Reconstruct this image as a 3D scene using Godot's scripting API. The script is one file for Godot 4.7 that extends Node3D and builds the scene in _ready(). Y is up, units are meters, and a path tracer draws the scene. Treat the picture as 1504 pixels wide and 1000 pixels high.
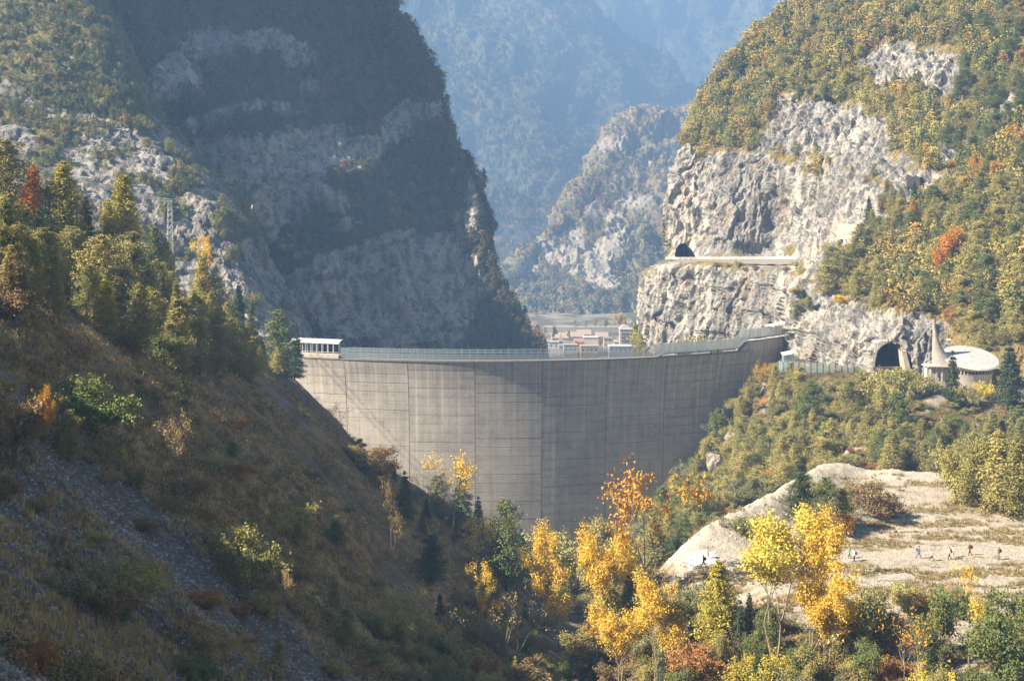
extends Node3D
# A concrete arch dam in a limestone gorge, seen from the hill upstream on an autumn day.
# World: metres, y up, the eye at the origin looking along -z; "depth" d means -z.
const F := 2000.0
const CX := 752.0
const CY := 330.0
var rng := RandomNumberGenerator.new()
var n_big := FastNoiseLite.new()
var n_mid := FastNoiseLite.new()
var n_ridge := FastNoiseLite.new()
var n_cell := FastNoiseLite.new()
var taken := {}
var M := {}
var t0 := 0

func stage(s):
	print(s, " ", Time.get_ticks_msec() - t0, " ms")

func at(px: float, py: float, d: float) -> Vector3:
	return Vector3((px - CX) * d / F, (CY - py) * d / F, -d)

# ---------------------------------------------------------------- naming
func numbered(called: String) -> String:
	var k: int = taken.get(called, 0)
	taken[called] = k + 1
	return called if k == 0 else "%s_%03d" % [called, k]

func tag(o: Node, label: String, category: String, group := ""):
	o.set_meta("label", label)
	o.set_meta("category", category)
	if group != "":
		o.set_meta("group", group)

func thing(called: String, label: String, category: String, where := Vector3.ZERO, turn := 0.0, group := "") -> Node3D:
	var o := Node3D.new()
	o.name = numbered(called)
	add_child(o)
	o.position = where
	o.rotation.y = turn
	tag(o, label, category, group)
	return o

func part(called: String, mesh: Mesh, mat: Material, parent: Node) -> MeshInstance3D:
	var o := MeshInstance3D.new()
	o.name = called
	o.mesh = mesh
	if mat:
		o.material_override = mat
	parent.add_child(o, true)
	return o

func structure(called: String, mesh: Mesh, mat: Material) -> MeshInstance3D:
	var o := part(numbered(called), mesh, mat, self)
	o.set_meta("kind", "structure")
	return o

# ---------------------------------------------------------------- mesh buffer
class Buf:
	var v := PackedVector3Array()
	var n := PackedVector3Array()
	var c := PackedColorArray()
	var uv := PackedVector2Array()
	func tri(a: Vector3, b: Vector3, d: Vector3, col := Color.WHITE):
		var nn := (d - a).cross(b - a).normalized()
		v.append(a); v.append(b); v.append(d)
		n.append(nn); n.append(nn); n.append(nn)
		c.append(col); c.append(col); c.append(col)
	func quad(a: Vector3, b: Vector3, d: Vector3, e: Vector3, col := Color.WHITE):
		tri(a, b, d, col)
		tri(a, d, e, col)
	func box(lo: Vector3, hi: Vector3, col := Color.WHITE, t := Transform3D()):
		var p := []
		for i in 8:
			p.append(t * Vector3(hi.x if i & 1 else lo.x, hi.y if i & 2 else lo.y, hi.z if i & 4 else lo.z))
		for f in [[0, 2, 3, 1], [5, 7, 6, 4], [4, 6, 2, 0], [1, 3, 7, 5], [2, 6, 7, 3], [4, 0, 1, 5]]:
			quad(p[f[0]], p[f[1]], p[f[2]], p[f[3]], col)
	func tube(pts: Array, rads: Array, sides := 5, col := Color.WHITE, close := true):
		var rings := []
		var prev := Vector3(0.37, 0.11, 0.92)
		for k in pts.size():
			var dir: Vector3 = (pts[mini(k + 1, pts.size() - 1)] - pts[maxi(k - 1, 0)]).normalized()
			var a := dir.cross(prev)
			if a.length() < 0.05:
				a = dir.cross(Vector3(0.9, 0.3, 0.1))
			a = a.normalized()
			var b := a.cross(dir)
			var ring := []
			for s in sides:
				var w := TAU * s / sides
				ring.append(pts[k] + (a * cos(w) + b * sin(w)) * rads[k])
			rings.append(ring)
		for k in rings.size() - 1:
			for s in sides:
				var s2 := (s + 1) % sides
				quad(rings[k][s], rings[k][s2], rings[k + 1][s2], rings[k + 1][s], col)
		if close:
			for s in range(1, sides - 1):
				tri(rings[0][0], rings[0][s], rings[0][s + 1], col)
				tri(rings[-1][0], rings[-1][s + 1], rings[-1][s], col)
	func mesh() -> ArrayMesh:
		var a := []
		a.resize(Mesh.ARRAY_MAX)
		a[Mesh.ARRAY_VERTEX] = v
		a[Mesh.ARRAY_NORMAL] = n
		a[Mesh.ARRAY_COLOR] = c
		if uv.size() == v.size():
			a[Mesh.ARRAY_TEX_UV] = uv
		var m := ArrayMesh.new()
		m.add_surface_from_arrays(Mesh.PRIMITIVE_TRIANGLES, a)
		return m

# A grid of vertices, nu by nv, as one smooth mesh. keep: a quad is left out where keep[its first vertex] is 0.
func grid_mesh(verts: PackedVector3Array, cols: PackedColorArray, nu: int, nv: int, flip: bool, keep := PackedByteArray()) -> ArrayMesh:
	var norms := PackedVector3Array()
	norms.resize(verts.size())
	for j in nv:
		for i in nu:
			var du := verts[j * nu + mini(i + 1, nu - 1)] - verts[j * nu + maxi(i - 1, 0)]
			var dv := verts[mini(j + 1, nv - 1) * nu + i] - verts[maxi(j - 1, 0) * nu + i]
			var nn := dv.cross(du).normalized()
			norms[j * nu + i] = -nn if flip else nn
	var idx := PackedInt32Array()
	idx.resize((nu - 1) * (nv - 1) * 6)
	var k := 0
	for j in nv - 1:
		for i in nu - 1:
			var a := j * nu + i
			if keep.size() and keep[a] == 0:
				continue
			var b := a + 1
			var c := a + nu
			var d := c + 1
			if flip:
				idx[k] = a; idx[k + 1] = c; idx[k + 2] = b
				idx[k + 3] = b; idx[k + 4] = c; idx[k + 5] = d
			else:
				idx[k] = a; idx[k + 1] = b; idx[k + 2] = c
				idx[k + 3] = b; idx[k + 4] = d; idx[k + 5] = c
			k += 6
	idx.resize(k)
	var arr := []
	arr.resize(Mesh.ARRAY_MAX)
	arr[Mesh.ARRAY_VERTEX] = verts
	arr[Mesh.ARRAY_NORMAL] = norms
	arr[Mesh.ARRAY_COLOR] = cols
	arr[Mesh.ARRAY_INDEX] = idx
	var m := ArrayMesh.new()
	m.add_surface_from_arrays(Mesh.PRIMITIVE_TRIANGLES, arr)
	return m

# ---------------------------------------------------------------- materials
func noise_tex(size: int, freq: float, octaves: int, lo: float, hi: float, seed_: int, as_normal := false, ridged := false) -> Texture2D:
	var n := FastNoiseLite.new()
	n.seed = seed_
	n.frequency = freq
	n.noise_type = FastNoiseLite.TYPE_SIMPLEX_SMOOTH
	n.fractal_type = FastNoiseLite.FRACTAL_RIDGED if ridged else FastNoiseLite.FRACTAL_FBM
	n.fractal_octaves = octaves
	var im := n.get_seamless_image(size, size)
	im.convert(Image.FORMAT_RGB8)
	if as_normal:
		im.bump_map_to_normal_map(6.0)
		return ImageTexture.create_from_image(im)
	var d := im.get_data()
	for k in d.size():
		d[k] = int(255.0 * clampf(lo + (hi - lo) * d[k] / 255.0, 0.0, 1.0))
	return ImageTexture.create_from_image(Image.create_from_data(size, size, false, Image.FORMAT_RGB8, d))

func mat(c: Color, rough := 0.85, vertex := false) -> StandardMaterial3D:
	var m := StandardMaterial3D.new()
	m.albedo_color = c.linear_to_srgb()
	m.roughness = rough
	m.vertex_color_use_as_albedo = vertex
	m.metallic_specular = 0.3
	return m

func leafmat(c: Color, back := 0.55) -> StandardMaterial3D:
	var m := mat(c, 0.75, true)
	m.metallic_specular = 0.25
	m.backlight_enabled = true
	m.backlight = Color(back, back, back)
	return m

func rough_ground(tex: Texture2D, nrm: Texture2D, metres: float, strength: float) -> StandardMaterial3D:
	var m := mat(Color(1, 1, 1), 0.95, true)
	m.albedo_texture = tex
	m.uv1_triplanar = true
	m.uv1_world_triplanar = true
	m.uv1_scale = Vector3.ONE / metres
	if nrm:
		m.normal_enabled = true
		m.normal_texture = nrm
		m.normal_scale = strength
	m.metallic_specular = 0.15
	return m

func pick(a: Array):
	return a[rng.randi() % a.size()]

func jit(c: Color, by: float) -> Color:
	var k := 1.0 + rng.randf_range(-by, by)
	return Color(c.r * k * (1.0 + rng.randf_range(-by, by) * 0.35), c.g * k, c.b * k * (1.0 + rng.randf_range(-by, by) * 0.35))

func smooth(a: float, b: float, x: float) -> float:
	var t := clampf((x - a) / (b - a), 0.0, 1.0)
	return t * t * (3.0 - 2.0 * t)

func lerp_list(a: Array, x: float) -> float:
	# a: x0, y0, x1, y1 ... rising x; straight between, flat outside
	if x <= a[0]:
		return a[1]
	var k := 2
	while k < a.size():
		if x <= a[k]:
			var t: float = (x - a[k - 2]) / (a[k] - a[k - 2])
			return a[k - 1] + (a[k + 1] - a[k - 1]) * t
		k += 2
	return a[a.size() - 1]

# ---------------------------------------------------------------- near terrain: a height field from cross-sections
# each: depth, then x, y pairs across the valley
const SECTIONS := [
	[-30, -260, 40, -200, 40, -60, 16, -30, 4, 0, -2, 30, -3, 100, -4, 240, 20],
	[0, -260, 45, -200, 38, -60, 16, -30, 2, 0, -2.2, 30, -4, 100, -5, 240, 20],
	[40, -260, 46, -200, 46, -110, 44, -60, 14, -40, -3, -20, -16, 0, -24, 40, -26, 100, -26, 240, 5],
	[80, -260, 44, -200, 44, -110, 40, -60, 8, -37, -15, -20, -29.5, -5, -40, 10, -46, 40, -48, 100, -46, 240, -15],
	[100, -260, 42, -200, 42, -110, 36, -75, 17, -55, -2, -37.6, -19, -20, -33.5, -5, -45, 10, -51, 40, -53, 60, -51, 100, -48, 240, -18],
	[130, -260, 36, -200, 36, -110, 30, -75, 14, -50, -8, -37, -20, -16.4, -37, -9.9, -43.5, 5, -54, 20, -57, 40, -54.5, 55, -49.5, 100, -46.5, 240, -25],
	[150, -260, 30, -200, 30, -110, 22, -75, 8, -50, -13, -37, -25, -16, -43.5, -5, -52, 6, -58, 20, -58.5, 30, -55, 42, -50, 52, -46.5, 100, -46, 240, -25],
	[170, -260, 26, -200, 24, -110, 14, -80, 4, -50, -15, -37, -27, -16, -46, -3, -56, 8, -62, 18, -60, 24, -53, 31, -47, 60, -46.4, 100, -46, 240, -22],
	[185, -260, 22, -200, 15, -80, -1, -50, -19, -37, -30, -16, -49, 0, -62, 10, -65, 16, -60, 19, -51, 22, -46.8, 60, -46.3, 110, -46, 140, -40, 240, -8],
	[196, -260, 22, -200, 15, -80, -2, -50, -20, -37, -31.5, -16, -50.5, 0, -63.5, 10, -67, 15, -62, 20, -50, 24, -45.2, 28.5, -42.4, 33, -44.6, 39, -45.9, 110, -45.5, 130, -39, 240, -3],
	[215, -260, 20, -200, 14, -80, -6, -65, -11, -50, -23, -37, -35, -16, -54, 0, -67, 12, -71, 24, -64, 34, -52, 40, -43.5, 43, -41.5, 48, -43.5, 56, -44.5, 90, -44.3, 100, -43, 112, -39, 130, -32, 240, 5],
	[231, -260, 18, -200, 13, -85, -5, -68, -10, -50, -25, -37, -38, -16, -56, 0, -69, 12, -74, 26, -69, 40, -57, 49, -43.5, 54, -40.6, 60, -41.4, 70, -41.8, 76, -42.8, 90, -42, 120, -32, 240, 8],
	[246, -260, 16, -200, 12, -85, -6, -70, -11, -50, -27, -37, -40, -16, -58, 0, -71, 12, -76, 27, -73, 42, -64, 52, -56, 60, -53, 80, -51, 100, -47, 130, -37, 240, 8],
	[270, -260, 14, -200, 8, -100, -4, -72, -13, -50, -31, -37, -43, -16, -62, 0, -74, 12, -79, 25, -78, 40, -71, 60, -61, 80, -57, 100, -53, 130, -42, 240, 8],
	[320, -260, 6, -200, 2, -100, -12, -70, -23, -50, -44, -36, -58, -16, -75, 0, -84, 12, -87, 24, -81, 40, -69, 60, -65, 88, -59.5, 120, -55, 160, -46, 240, -18],
	[356, -260, 0, -200, -4, -100, -22, -66, -34, -56, -44, -36, -64, -16, -80, 0, -89, 14, -93, 28, -85, 42, -75, 60, -67, 80, -58, 100, -50, 106, -46.8, 112, -46.2, 145, -46.0, 165, -42, 240, -20],
	[380, -260, -5, -200, -8, -100, -29, -70, -37.5, -59, -43, -36.5, -68.4, -9.9, -84, 4, -93, 16, -98, 30, -91, 45, -79, 60, -67, 72, -57, 85, -50, 100, -46.6, 114, -45.9, 150, -45.6, 240, -15],
	[410, -260, -20, -200, -26, -100, -46, -78, -52, -66, -62, -42, -84, -10, -95, 10, -105, 25, -102, 40, -91, 55, -74, 63, -65, 74, -51, 79, -44.8, 110, -44.2, 160, -44, 240, -20],
	[440, -260, -20, -200, -26, -100, -46, -80, -52, -66, -66, -45, -92, -10, -110, 20, -118, 50, -97, 68, -72, 79, -47, 86, -44, 160, -44, 240, -20],
	[480, -260, -50, -200, -60, -100, -80, -60, -100, 0, -130, 60, -122, 84, -85, 97, -46, 112, -44, 240, -30],
	[540, -260, -100, -200, -120, -100, -130, -60, -135, 0, -140, 60, -140, 84, -130, 97, -110, 112, -90, 240, -60],
]
const TX0 := -260.0
const TDX := 2.0
const TNX := 251
const TD0 := -30.0
const TDD := 2.5
const TND := 229
var table := PackedFloat32Array()

func build_table():
	var rows := []
	for s in SECTIONS:
		var lst: Array = s.slice(1)
		var r := PackedFloat32Array()
		r.resize(TNX)
		for i in TNX:
			r[i] = lerp_list(lst, TX0 + i * TDX)
		for pass_ in 2:
			var q := r.duplicate()
			for i in range(1, TNX - 1):
				r[i] = (q[i - 1] + 2.0 * q[i] + q[i + 1]) / 4.0
		rows.append(r)
	table.resize(TNX * TND)
	var k := 0
	for j in TND:
		var d := TD0 + j * TDD
		while k < rows.size() - 2 and d > SECTIONS[k + 1][0]:
			k += 1
		var t: float = (d - SECTIONS[k][0]) / float(SECTIONS[k + 1][0] - SECTIONS[k][0])
		t = lerpf(t, t * t * (3.0 - 2.0 * t), 0.5)
		for i in TNX:
			table[j * TNX + i] = lerpf(rows[k][i], rows[k + 1][i], t)
	# the gravel mound: a bank that runs back and to the right along the edge of the flat
	for j in TND:
		var d := TD0 + j * TDD
		var along := smooth(184.0, 190.0, d) * (1.0 - smooth(232.0, 237.0, d))
		if along <= 0.0:
			continue
		var top := lerp_list([184, -46.5, 190, -44.5, 196, -42.6, 205, -42.0, 215, -41.3, 231, -40.2], d)
		var low := lerp_list([184, -46.4, 196, -46.0, 215, -44.6, 231, -42.6], d)
		for i in TNX:
			var rel := TX0 + i * TDX - mound_x(d)
			if rel < -20.0 or rel > 11.0:
				continue
			var y := lerp_list([-16, top - 15.0, -9, top - 8.0, -4, top - 2.8, 0, top, 3, top - 0.7, 7, low + 0.5, 11, low], rel)
			table[j * TNX + i] = lerpf(table[j * TNX + i], y, along * smooth(-20.0, -12.0, rel) * (1.0 - smooth(7.0, 11.0, rel)))

func mound_x(d: float) -> float:
	return lerp_list([184, 22.5, 190, 25.5, 196, 28.5, 205, 35.0, 215, 43.0, 231, 53.5], d)

func base_height(x: float, d: float) -> float:
	var fx := clampf((x - TX0) / TDX, 0.0, TNX - 1.001)
	var fd := clampf((d - TD0) / TDD, 0.0, TND - 1.001)
	var i := int(fx)
	var j := int(fd)
	fx -= i
	fd -= j
	var k := j * TNX + i
	return lerpf(lerpf(table[k], table[k + 1], fx), lerpf(table[k + TNX], table[k + TNX + 1], fx), fd)

# how much a place belongs to the shaded slope on the left, the flat, ...
func left_share(x: float, d: float) -> float:
	return 1.0 - smooth(-8.0, 6.0, x - lerp_list([100, 0, 200, 2, 300, 4, 400, 8], d))

func flat_share(x: float, d: float) -> float:
	var near := lerp_list([20, 172, 30, 158, 44, 140, 60, 128, 110, 120], x)
	var far := lerp_list([20, 196, 40, 212, 56, 228, 90, 229, 110, 215], x)
	var edge := lerp_list([120, 62, 150, 48, 170, 31, 185, 21, 230, 40], d)
	return smooth(near - 6.0, near + 4.0, d) * (1.0 - smooth(far - 3.0, far + 3.0, d)) * smooth(edge - 3.0, edge + 3.0, x) * (1.0 - smooth(98.0, 112.0, x))

func rib(x: float, d: float) -> float:
	# ribs and gullies that run down the left slope, i.e. along x: -1 in a gully, 1 on a rib
	var w := n_mid.get_noise_2d(x * 0.5, d * 0.6) * 7.0
	return n_ridge.get_noise_2d(x * 0.2 + 40.0, (d + w) * lerp_list([60, 3.0, 200, 2.2, 400, 1.2], d))

func ground(x: float, d: float) -> float:
	var y := base_height(x, d)
	var l := left_share(x, d)
	var f := flat_share(x, d)
	var rough := 1.0 - 0.9 * f
	if l > 0.01:
		y += l * rib(x, d) * lerp_list([60, 0.8, 130, 1.5, 250, 2.6, 400, 3.2], d)
		y += l * 0.6 * n_ridge.get_noise_2d(x * 0.9, d * 4.5 + n_mid.get_noise_2d(x * 0.5, d * 0.6) * 30.0)
	y += rough * 1.6 * n_big.get_noise_2d(x * 2.2, d * 2.2)
	y += rough * 0.35 * n_mid.get_noise_2d(x * 4.0, d * 4.0)
	y += 0.10 * n_mid.get_noise_2d(x * 15.0, d * 15.0)
	return y

func onto(px: float, py: float, from := 60.0, to := 500.0) -> Vector3:
	# the first place where the line of sight through a picture point meets the near terrain
	var d := from
	var sx := (px - CX) / F
	var sy := (CY - py) / F
	while d < to:
		if ground(sx * d, d) >= sy * d:
			var lo := d - 1.0
			var hi := d
			for k in 6:
				var m := (lo + hi) * 0.5
				if ground(sx * m, m) >= sy * m:
					hi = m
				else:
					lo = m
			return Vector3(sx * hi, ground(sx * hi, hi), -hi)
		d += 1.0
	return Vector3(sx * to, sy * to, -to)

func stand(px: float, d: float) -> Vector3:
	var x := (px - CX) * d / F
	return Vector3(x, ground(x, d), -d)

const GRAVEL := Color(0.56, 0.51, 0.45)
const PALE := Color(0.64, 0.585, 0.51)
const SOIL := Color(0.26, 0.20, 0.145)
const STONE := Color(0.34, 0.295, 0.25)
const STRAW := Color(0.46, 0.325, 0.15)
const OLIVE := Color(0.115, 0.105, 0.042)
const RUST := Color(0.17, 0.095, 0.045)
const ROCK := Color(0.40, 0.375, 0.34)

func ground_color(x: float, d: float, steep: float) -> Color:
	var l := left_share(x, d)
	var f := flat_share(x, d)
	# on the slope everything trails down the fall line; on the flat it lies in patches
	var run := lerpf(1.0, 0.3, l)
	var a := n_mid.get_noise_2d(x * 1.2 * run + 90.0, d * 3.2)
	var b := n_mid.get_noise_2d(x * 3.1 * run, d * 7.0 + 50.0)
	var g := n_big.get_noise_2d(x * 1.0 + 300.0, d * 3.0)
	var fine := n_mid.get_noise_2d(x * 22.0, d * 22.0)
	# left slope: bare stony soil, scree tongues, dry grass on the ribs
	var c := SOIL.lerp(Color(0.29, 0.205, 0.11), smooth(-0.3, 0.4, a))
	var r := rib(x, d)
	c = c.lerp(STONE, smooth(0.0, 0.2, -r * 0.6 + 0.5 * b + 0.4 * g - 0.05))
	c = c.lerp(STRAW, smooth(0.1, 0.3, r * 0.6 + 0.5 * b + 0.3 * a) * 0.9)
	var scree := exp(-pow((x + 30.0 - 0.6 * (d - 90.0)) / 24.0, 2.0)) * (1.0 - smooth(114.0, 125.0, d))
	c = c.lerp(Color(0.215, 0.205, 0.20), smooth(0.2, 0.5, scree + 0.4 * b))
	var band := exp(-pow((d - 131.0 - 2.0 * b) / 4.5, 2.0)) * smooth(-46.0, -38.0, x)
	c = c.lerp(Color(0.55, 0.42, 0.23), smooth(0.3, 0.8, band + 0.3 * b))
	# the hillside on the right: grass, brown herbs, limestone poking out
	var h := OLIVE.lerp(Color(0.20, 0.165, 0.075), smooth(-0.25, 0.3, a))
	h = h.lerp(Color(0.23, 0.14, 0.07), smooth(0.1, 0.4, b) * 0.6)
	h = h.lerp(ROCK, smooth(0.28, 0.42, n_mid.get_noise_2d(x * 4.0 - 70.0, d * 6.0) + 0.25 * g))
	c = h.lerp(c, l)
	# the gravel flat and its mound
	var q := GRAVEL.lerp(Color(0.47, 0.41, 0.33), smooth(-0.2, 0.35, b))
	q = q.lerp(Color(0.38, 0.30, 0.17), smooth(0.1, 0.4, a + 0.5 * b + 0.2 * n_big.get_noise_2d(x * 5.0, d * 9.0)))
	q = q.lerp(Color(0.19, 0.17, 0.075), smooth(0.2, 0.45, n_mid.get_noise_2d(x * 2.4, d * 5.0 + 400.0)) * 0.7)
	c = c.lerp(q, f)
	var mound := exp(-pow((x - mound_x(d) - 0.5) / 6.0, 2.0)) * smooth(186.0, 191.0, d) * (1.0 - smooth(232.0, 236.0, d))
	c = c.lerp(PALE, smooth(0.3, 0.55, mound + 0.22 * b))
	var bank := smooth(224.0, 228.0, d) * (1.0 - smooth(233.0, 237.0, d)) * smooth(48.0, 56.0, x) * (1.0 - smooth(76.0, 84.0, x))
	c = c.lerp(PALE, smooth(0.3, 0.5, bank + 0.25 * b))
	# the terrace of the chapel and the road along the dam's abutment
	var terrace := smooth(352.0, 358.0, d) * smooth(104.0, 109.0, x) * (1.0 - smooth(398.0, 402.0, d))
	c = c.lerp(Color(0.42, 0.37, 0.31), terrace)
	var k := 1.0 + 0.35 * fine
	return Color(c.r * k, c.g * k, c.b * k)

func build_ground():
	var ds := PackedFloat32Array()
	var d := -28.0
	while d < 538.0:
		ds.append(d)
		d += 3.0 if d < 45.0 else minf(0.3 * pow(maxf(d, 80.0) / 110.0, 1.7), 2.2)
	var nu := 520
	var nv := ds.size()
	var verts := PackedVector3Array()
	var cols := PackedColorArray()
	verts.resize(nu * nv)
	cols.resize(nu * nv)
	for j in nv:
		var dd := ds[j]
		var half := maxf(90.0, dd * 0.53)
		for i in nu:
			var t := float(i) / (nu - 1)
			# finer where the valley is seen, coarser towards the rims
			var x := lerpf(-half, half, t)
			if i < 8:
				x = lerpf(-255.0, lerpf(-half, half, 8.0 / (nu - 1)), i / 8.0)
			elif i > nu - 9:
				x = lerpf(235.0, lerpf(-half, half, 1.0 - 8.0 / (nu - 1)), (nu - 1 - i) / 8.0)
			verts[j * nu + i] = Vector3(x, ground(x, dd), -dd)
			cols[j * nu + i] = ground_color(x, dd, 0.0)
	structure("ground", grid_mesh(verts, cols, nu, nv, false), M.earth)

# ---------------------------------------------------------------- mountains: control nets
class Massif:
	var nu := 0
	var nv := 0
	var p := PackedVector3Array()
	var c := PackedColorArray()
	var veg := PackedFloat32Array()

func spline(a: Vector3, b: Vector3, c: Vector3, d: Vector3, t: float) -> Vector3:
	return 0.5 * (2.0 * b + (c - a) * t + (2.0 * a - 5.0 * b + 4.0 * c - d) * t * t + (3.0 * b - a - 3.0 * c + d) * t * t * t)

func sample_net(net: Array, nu: int, nv: int) -> PackedVector3Array:
	var rows := net.size()
	var nc: int = net[0].size()
	var out := PackedVector3Array()
	out.resize(nu * nv)
	# columns first
	var dense := []
	for r in rows:
		var line := PackedVector3Array()
		line.resize(nu)
		for i in nu:
			var f := float(i) / (nu - 1) * (nc - 1)
			var k := mini(int(f), nc - 2)
			line[i] = spline(net[r][maxi(k - 1, 0)], net[r][k], net[r][k + 1], net[r][mini(k + 2, nc - 1)], f - k)
		dense.append(line)
	for j in nv:
		var f := float(j) / (nv - 1) * (rows - 1)
		var k := mini(int(f), rows - 2)
		var t := f - k
		var a: PackedVector3Array = dense[maxi(k - 1, 0)]
		var b: PackedVector3Array = dense[k]
		var c: PackedVector3Array = dense[k + 1]
		var e: PackedVector3Array = dense[mini(k + 2, rows - 1)]
		for i in nu:
			out[j * nu + i] = spline(a[i], b[i], c[i], e[i], t)
	return out

# shape: (point) -> push along the normal; paint: (point, normal, index) -> Color with the cover of trees in alpha
func massif(called: String, net: Array, nu: int, nv: int, shape: Callable, paint: Callable, material: Material, holes := []) -> Massif:
	var m := Massif.new()
	m.nu = nu
	m.nv = nv
	var base := sample_net(net, nu, nv)
	m.p = base.duplicate()
	m.c.resize(nu * nv)
	m.veg.resize(nu * nv)
	var mid := (nv / 2) * nu + nu / 2
	var dn := (base[mid + nu] - base[mid - nu]).cross(base[mid + 1] - base[mid - 1])
	var flip := dn.dot(-base[mid]) < 0.0
	var keep := PackedByteArray()
	if holes.size():
		keep.resize(nu * nv)
		keep.fill(1)
	for j in nv:
		for i in nu:
			var k := j * nu + i
			var du := base[j * nu + mini(i + 1, nu - 1)] - base[j * nu + maxi(i - 1, 0)]
			var dv := base[mini(j + 1, nv - 1) * nu + i] - base[maxi(j - 1, 0) * nu + i]
			var nn := dv.cross(du).normalized()
			if flip:
				nn = -nn
			m.p[k] = base[k] + nn * shape.call(base[k], nn)
			for h in holes:
				var q: Vector3 = m.p[k]
				var e := Vector2((q.x - h.at.x) / h.w, (q.y - h.at.y) / h.h)
				if absf(q.z - h.at.z) < 30.0 and e.y > -0.15 and e.length() < 1.0:
					keep[k] = 0
	for j in nv:
		for i in nu:
			var k := j * nu + i
			var du := m.p[j * nu + mini(i + 1, nu - 1)] - m.p[j * nu + maxi(i - 1, 0)]
			var dv := m.p[mini(j + 1, nv - 1) * nu + i] - m.p[maxi(j - 1, 0) * nu + i]
			var nn := dv.cross(du).normalized()
			var col: Color = paint.call(m.p[k], -nn if flip else nn)
			m.veg[k] = col.a
			col.a = 1.0
			m.c[k] = col
	structure(called, grid_mesh(m.p, m.c, nu, nv, flip, keep), material)
	return m

func spot(m: Massif, px: float, py: float) -> Vector3:
	# the point of a mountain that lies on the line of sight through a picture point
	var best := 1e18
	var bi := 0
	var bj := 0
	for j in range(0, m.nv, 6):
		for i in range(0, m.nu, 6):
			var q := m.p[j * m.nu + i]
			var e := Vector2(CX - F * q.x / q.z - px, CY + F * q.y / q.z - py).length_squared() + q.z * q.z * 1e-7
			if e < best:
				best = e
				bi = i
				bj = j
	best = 1e18
	var out := Vector3.ZERO
	for j in range(maxi(bj - 7, 0), mini(bj + 8, m.nv)):
		for i in range(maxi(bi - 7, 0), mini(bi + 8, m.nu)):
			var q := m.p[j * m.nu + i]
			var e := Vector2(CX - F * q.x / q.z - px, CY + F * q.y / q.z - py).length_squared()
			if e < best:
				best = e
				out = q
	return out

# patches of bare rock, given as px, py, half width, half height, lean in degrees, depth of the wall there
func patches(list: Array) -> Array:
	var out := []
	for a in list:
		var p := at(a[0], a[1], a[5])
		out.append([p.x, p.y, a[2] * a[5] / F, a[3] * a[5] / F, cos(deg_to_rad(a[4])), sin(deg_to_rad(a[4]))])
	return out

func in_patches(list: Array, q: Vector3) -> float:
	var best := -1.0
	for a in list:
		var dx: float = q.x - a[0]
		var dy: float = q.y - a[1]
		if absf(dx) + absf(dy) > a[2] + a[3] + 8.0:
			continue
		var u: float = (dx * a[4] + dy * a[5]) / a[2]
		var v: float = (dy * a[4] - dx * a[5]) / a[3]
		best = maxf(best, 1.0 - sqrt(u * u + v * v))
	return best

func crag(p: Vector3, size: float) -> float:
	# broken limestone: buttresses, upright cracks, blocks that stand proud of one another
	var q := p / size
	var w := n_mid.get_noise_3d(q.x * 0.7, q.y * 0.7, q.z * 0.7) * 5.0
	var a := n_big.get_noise_3d(q.x * 1.6, q.y * 0.9, q.z * 1.6) * 8.0
	var b := n_ridge.get_noise_3d(q.x * 2.4, q.y * 0.55 + w * 0.2, q.z * 2.4) * 3.0
	var c := n_cell.get_noise_3d(q.x + w * 0.25, q.y * 0.42 + w * 0.3, q.z + w * 0.25) * 1.5
	var d := n_cell.get_noise_3d(q.x * 2.6 + w * 0.5, q.y * 1.3 + w, q.z * 2.6) * 0.75
	var e := n_mid.get_noise_3d(q.x * 9.0, q.y * 5.0, q.z * 9.0) * 0.8
	return (a + b + c + d + e) * size

# ---------------------------------------------------------------- the mountains
var wall_rock := []
var cliff_rock := []
var ridge_rock := []
var wall: Massif
var shoulder: Massif
var cliff: Massif
var ridge: Massif
var far_slope: Massif
var far_hill: Massif
var far_ridge: Massif
var holes := []

func limestone(p: Vector3, warm: float) -> Color:
	var a := n_mid.get_noise_3d(p.x * 1.3, p.y * 0.5, p.z * 1.3)
	var b := n_mid.get_noise_3d(p.x * 5.0, p.y * 1.6 + 20.0, p.z * 5.0)
	var c := Color(0.48, 0.465, 0.44).lerp(Color(0.61, 0.57, 0.505), smooth(-0.15, 0.35, a) * warm)
	# grey weathered faces, black water streaks, rusty seeps
	c = c.lerp(Color(0.31, 0.305, 0.30), smooth(-0.05, 0.25, n_big.get_noise_3d(p.x * 2.0, p.y * 1.2, p.z * 2.0)) * 0.7)
	c = c.lerp(Color(0.16, 0.16, 0.165), smooth(0.05, 0.25, b) * 0.8)
	c = c.lerp(Color(0.17, 0.17, 0.175), smooth(0.22, 0.4, n_mid.get_noise_3d(p.x * 3.0 + 50.0, p.y * 0.2, p.z * 3.0)) * 0.75)
	c = c.lerp(Color(0.42, 0.31, 0.20), smooth(0.28, 0.5, n_mid.get_noise_3d(p.x * 2.0 + 200.0, p.y * 0.6, p.z * 2.0)) * 0.45 * warm)
	return c

func wall_shape(p: Vector3, _n: Vector3) -> float:
	# strata that climb to the right: ledges with overhangs between them
	var s := p.y - 0.42 * p.x + 22.0 * n_big.get_noise_3d(p.x, p.y, p.z) + 3.0 * n_mid.get_noise_3d(p.x, p.y, p.z)
	var t := fposmod(s / 21.0, 1.0)
	var saw := (1.0 - t) * (1.0 - smooth(0.85, 1.0, t)) * (0.5 + 1.2 * n_big.get_noise_3d(p.x * 2.0 + 70.0, p.y * 2.0, p.z))
	var notch := exp(-pow((t - 0.93) / 0.04, 2.0))
	return crag(p, 1.0) * 1.05 + saw * 3.2 - notch * 1.6

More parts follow.
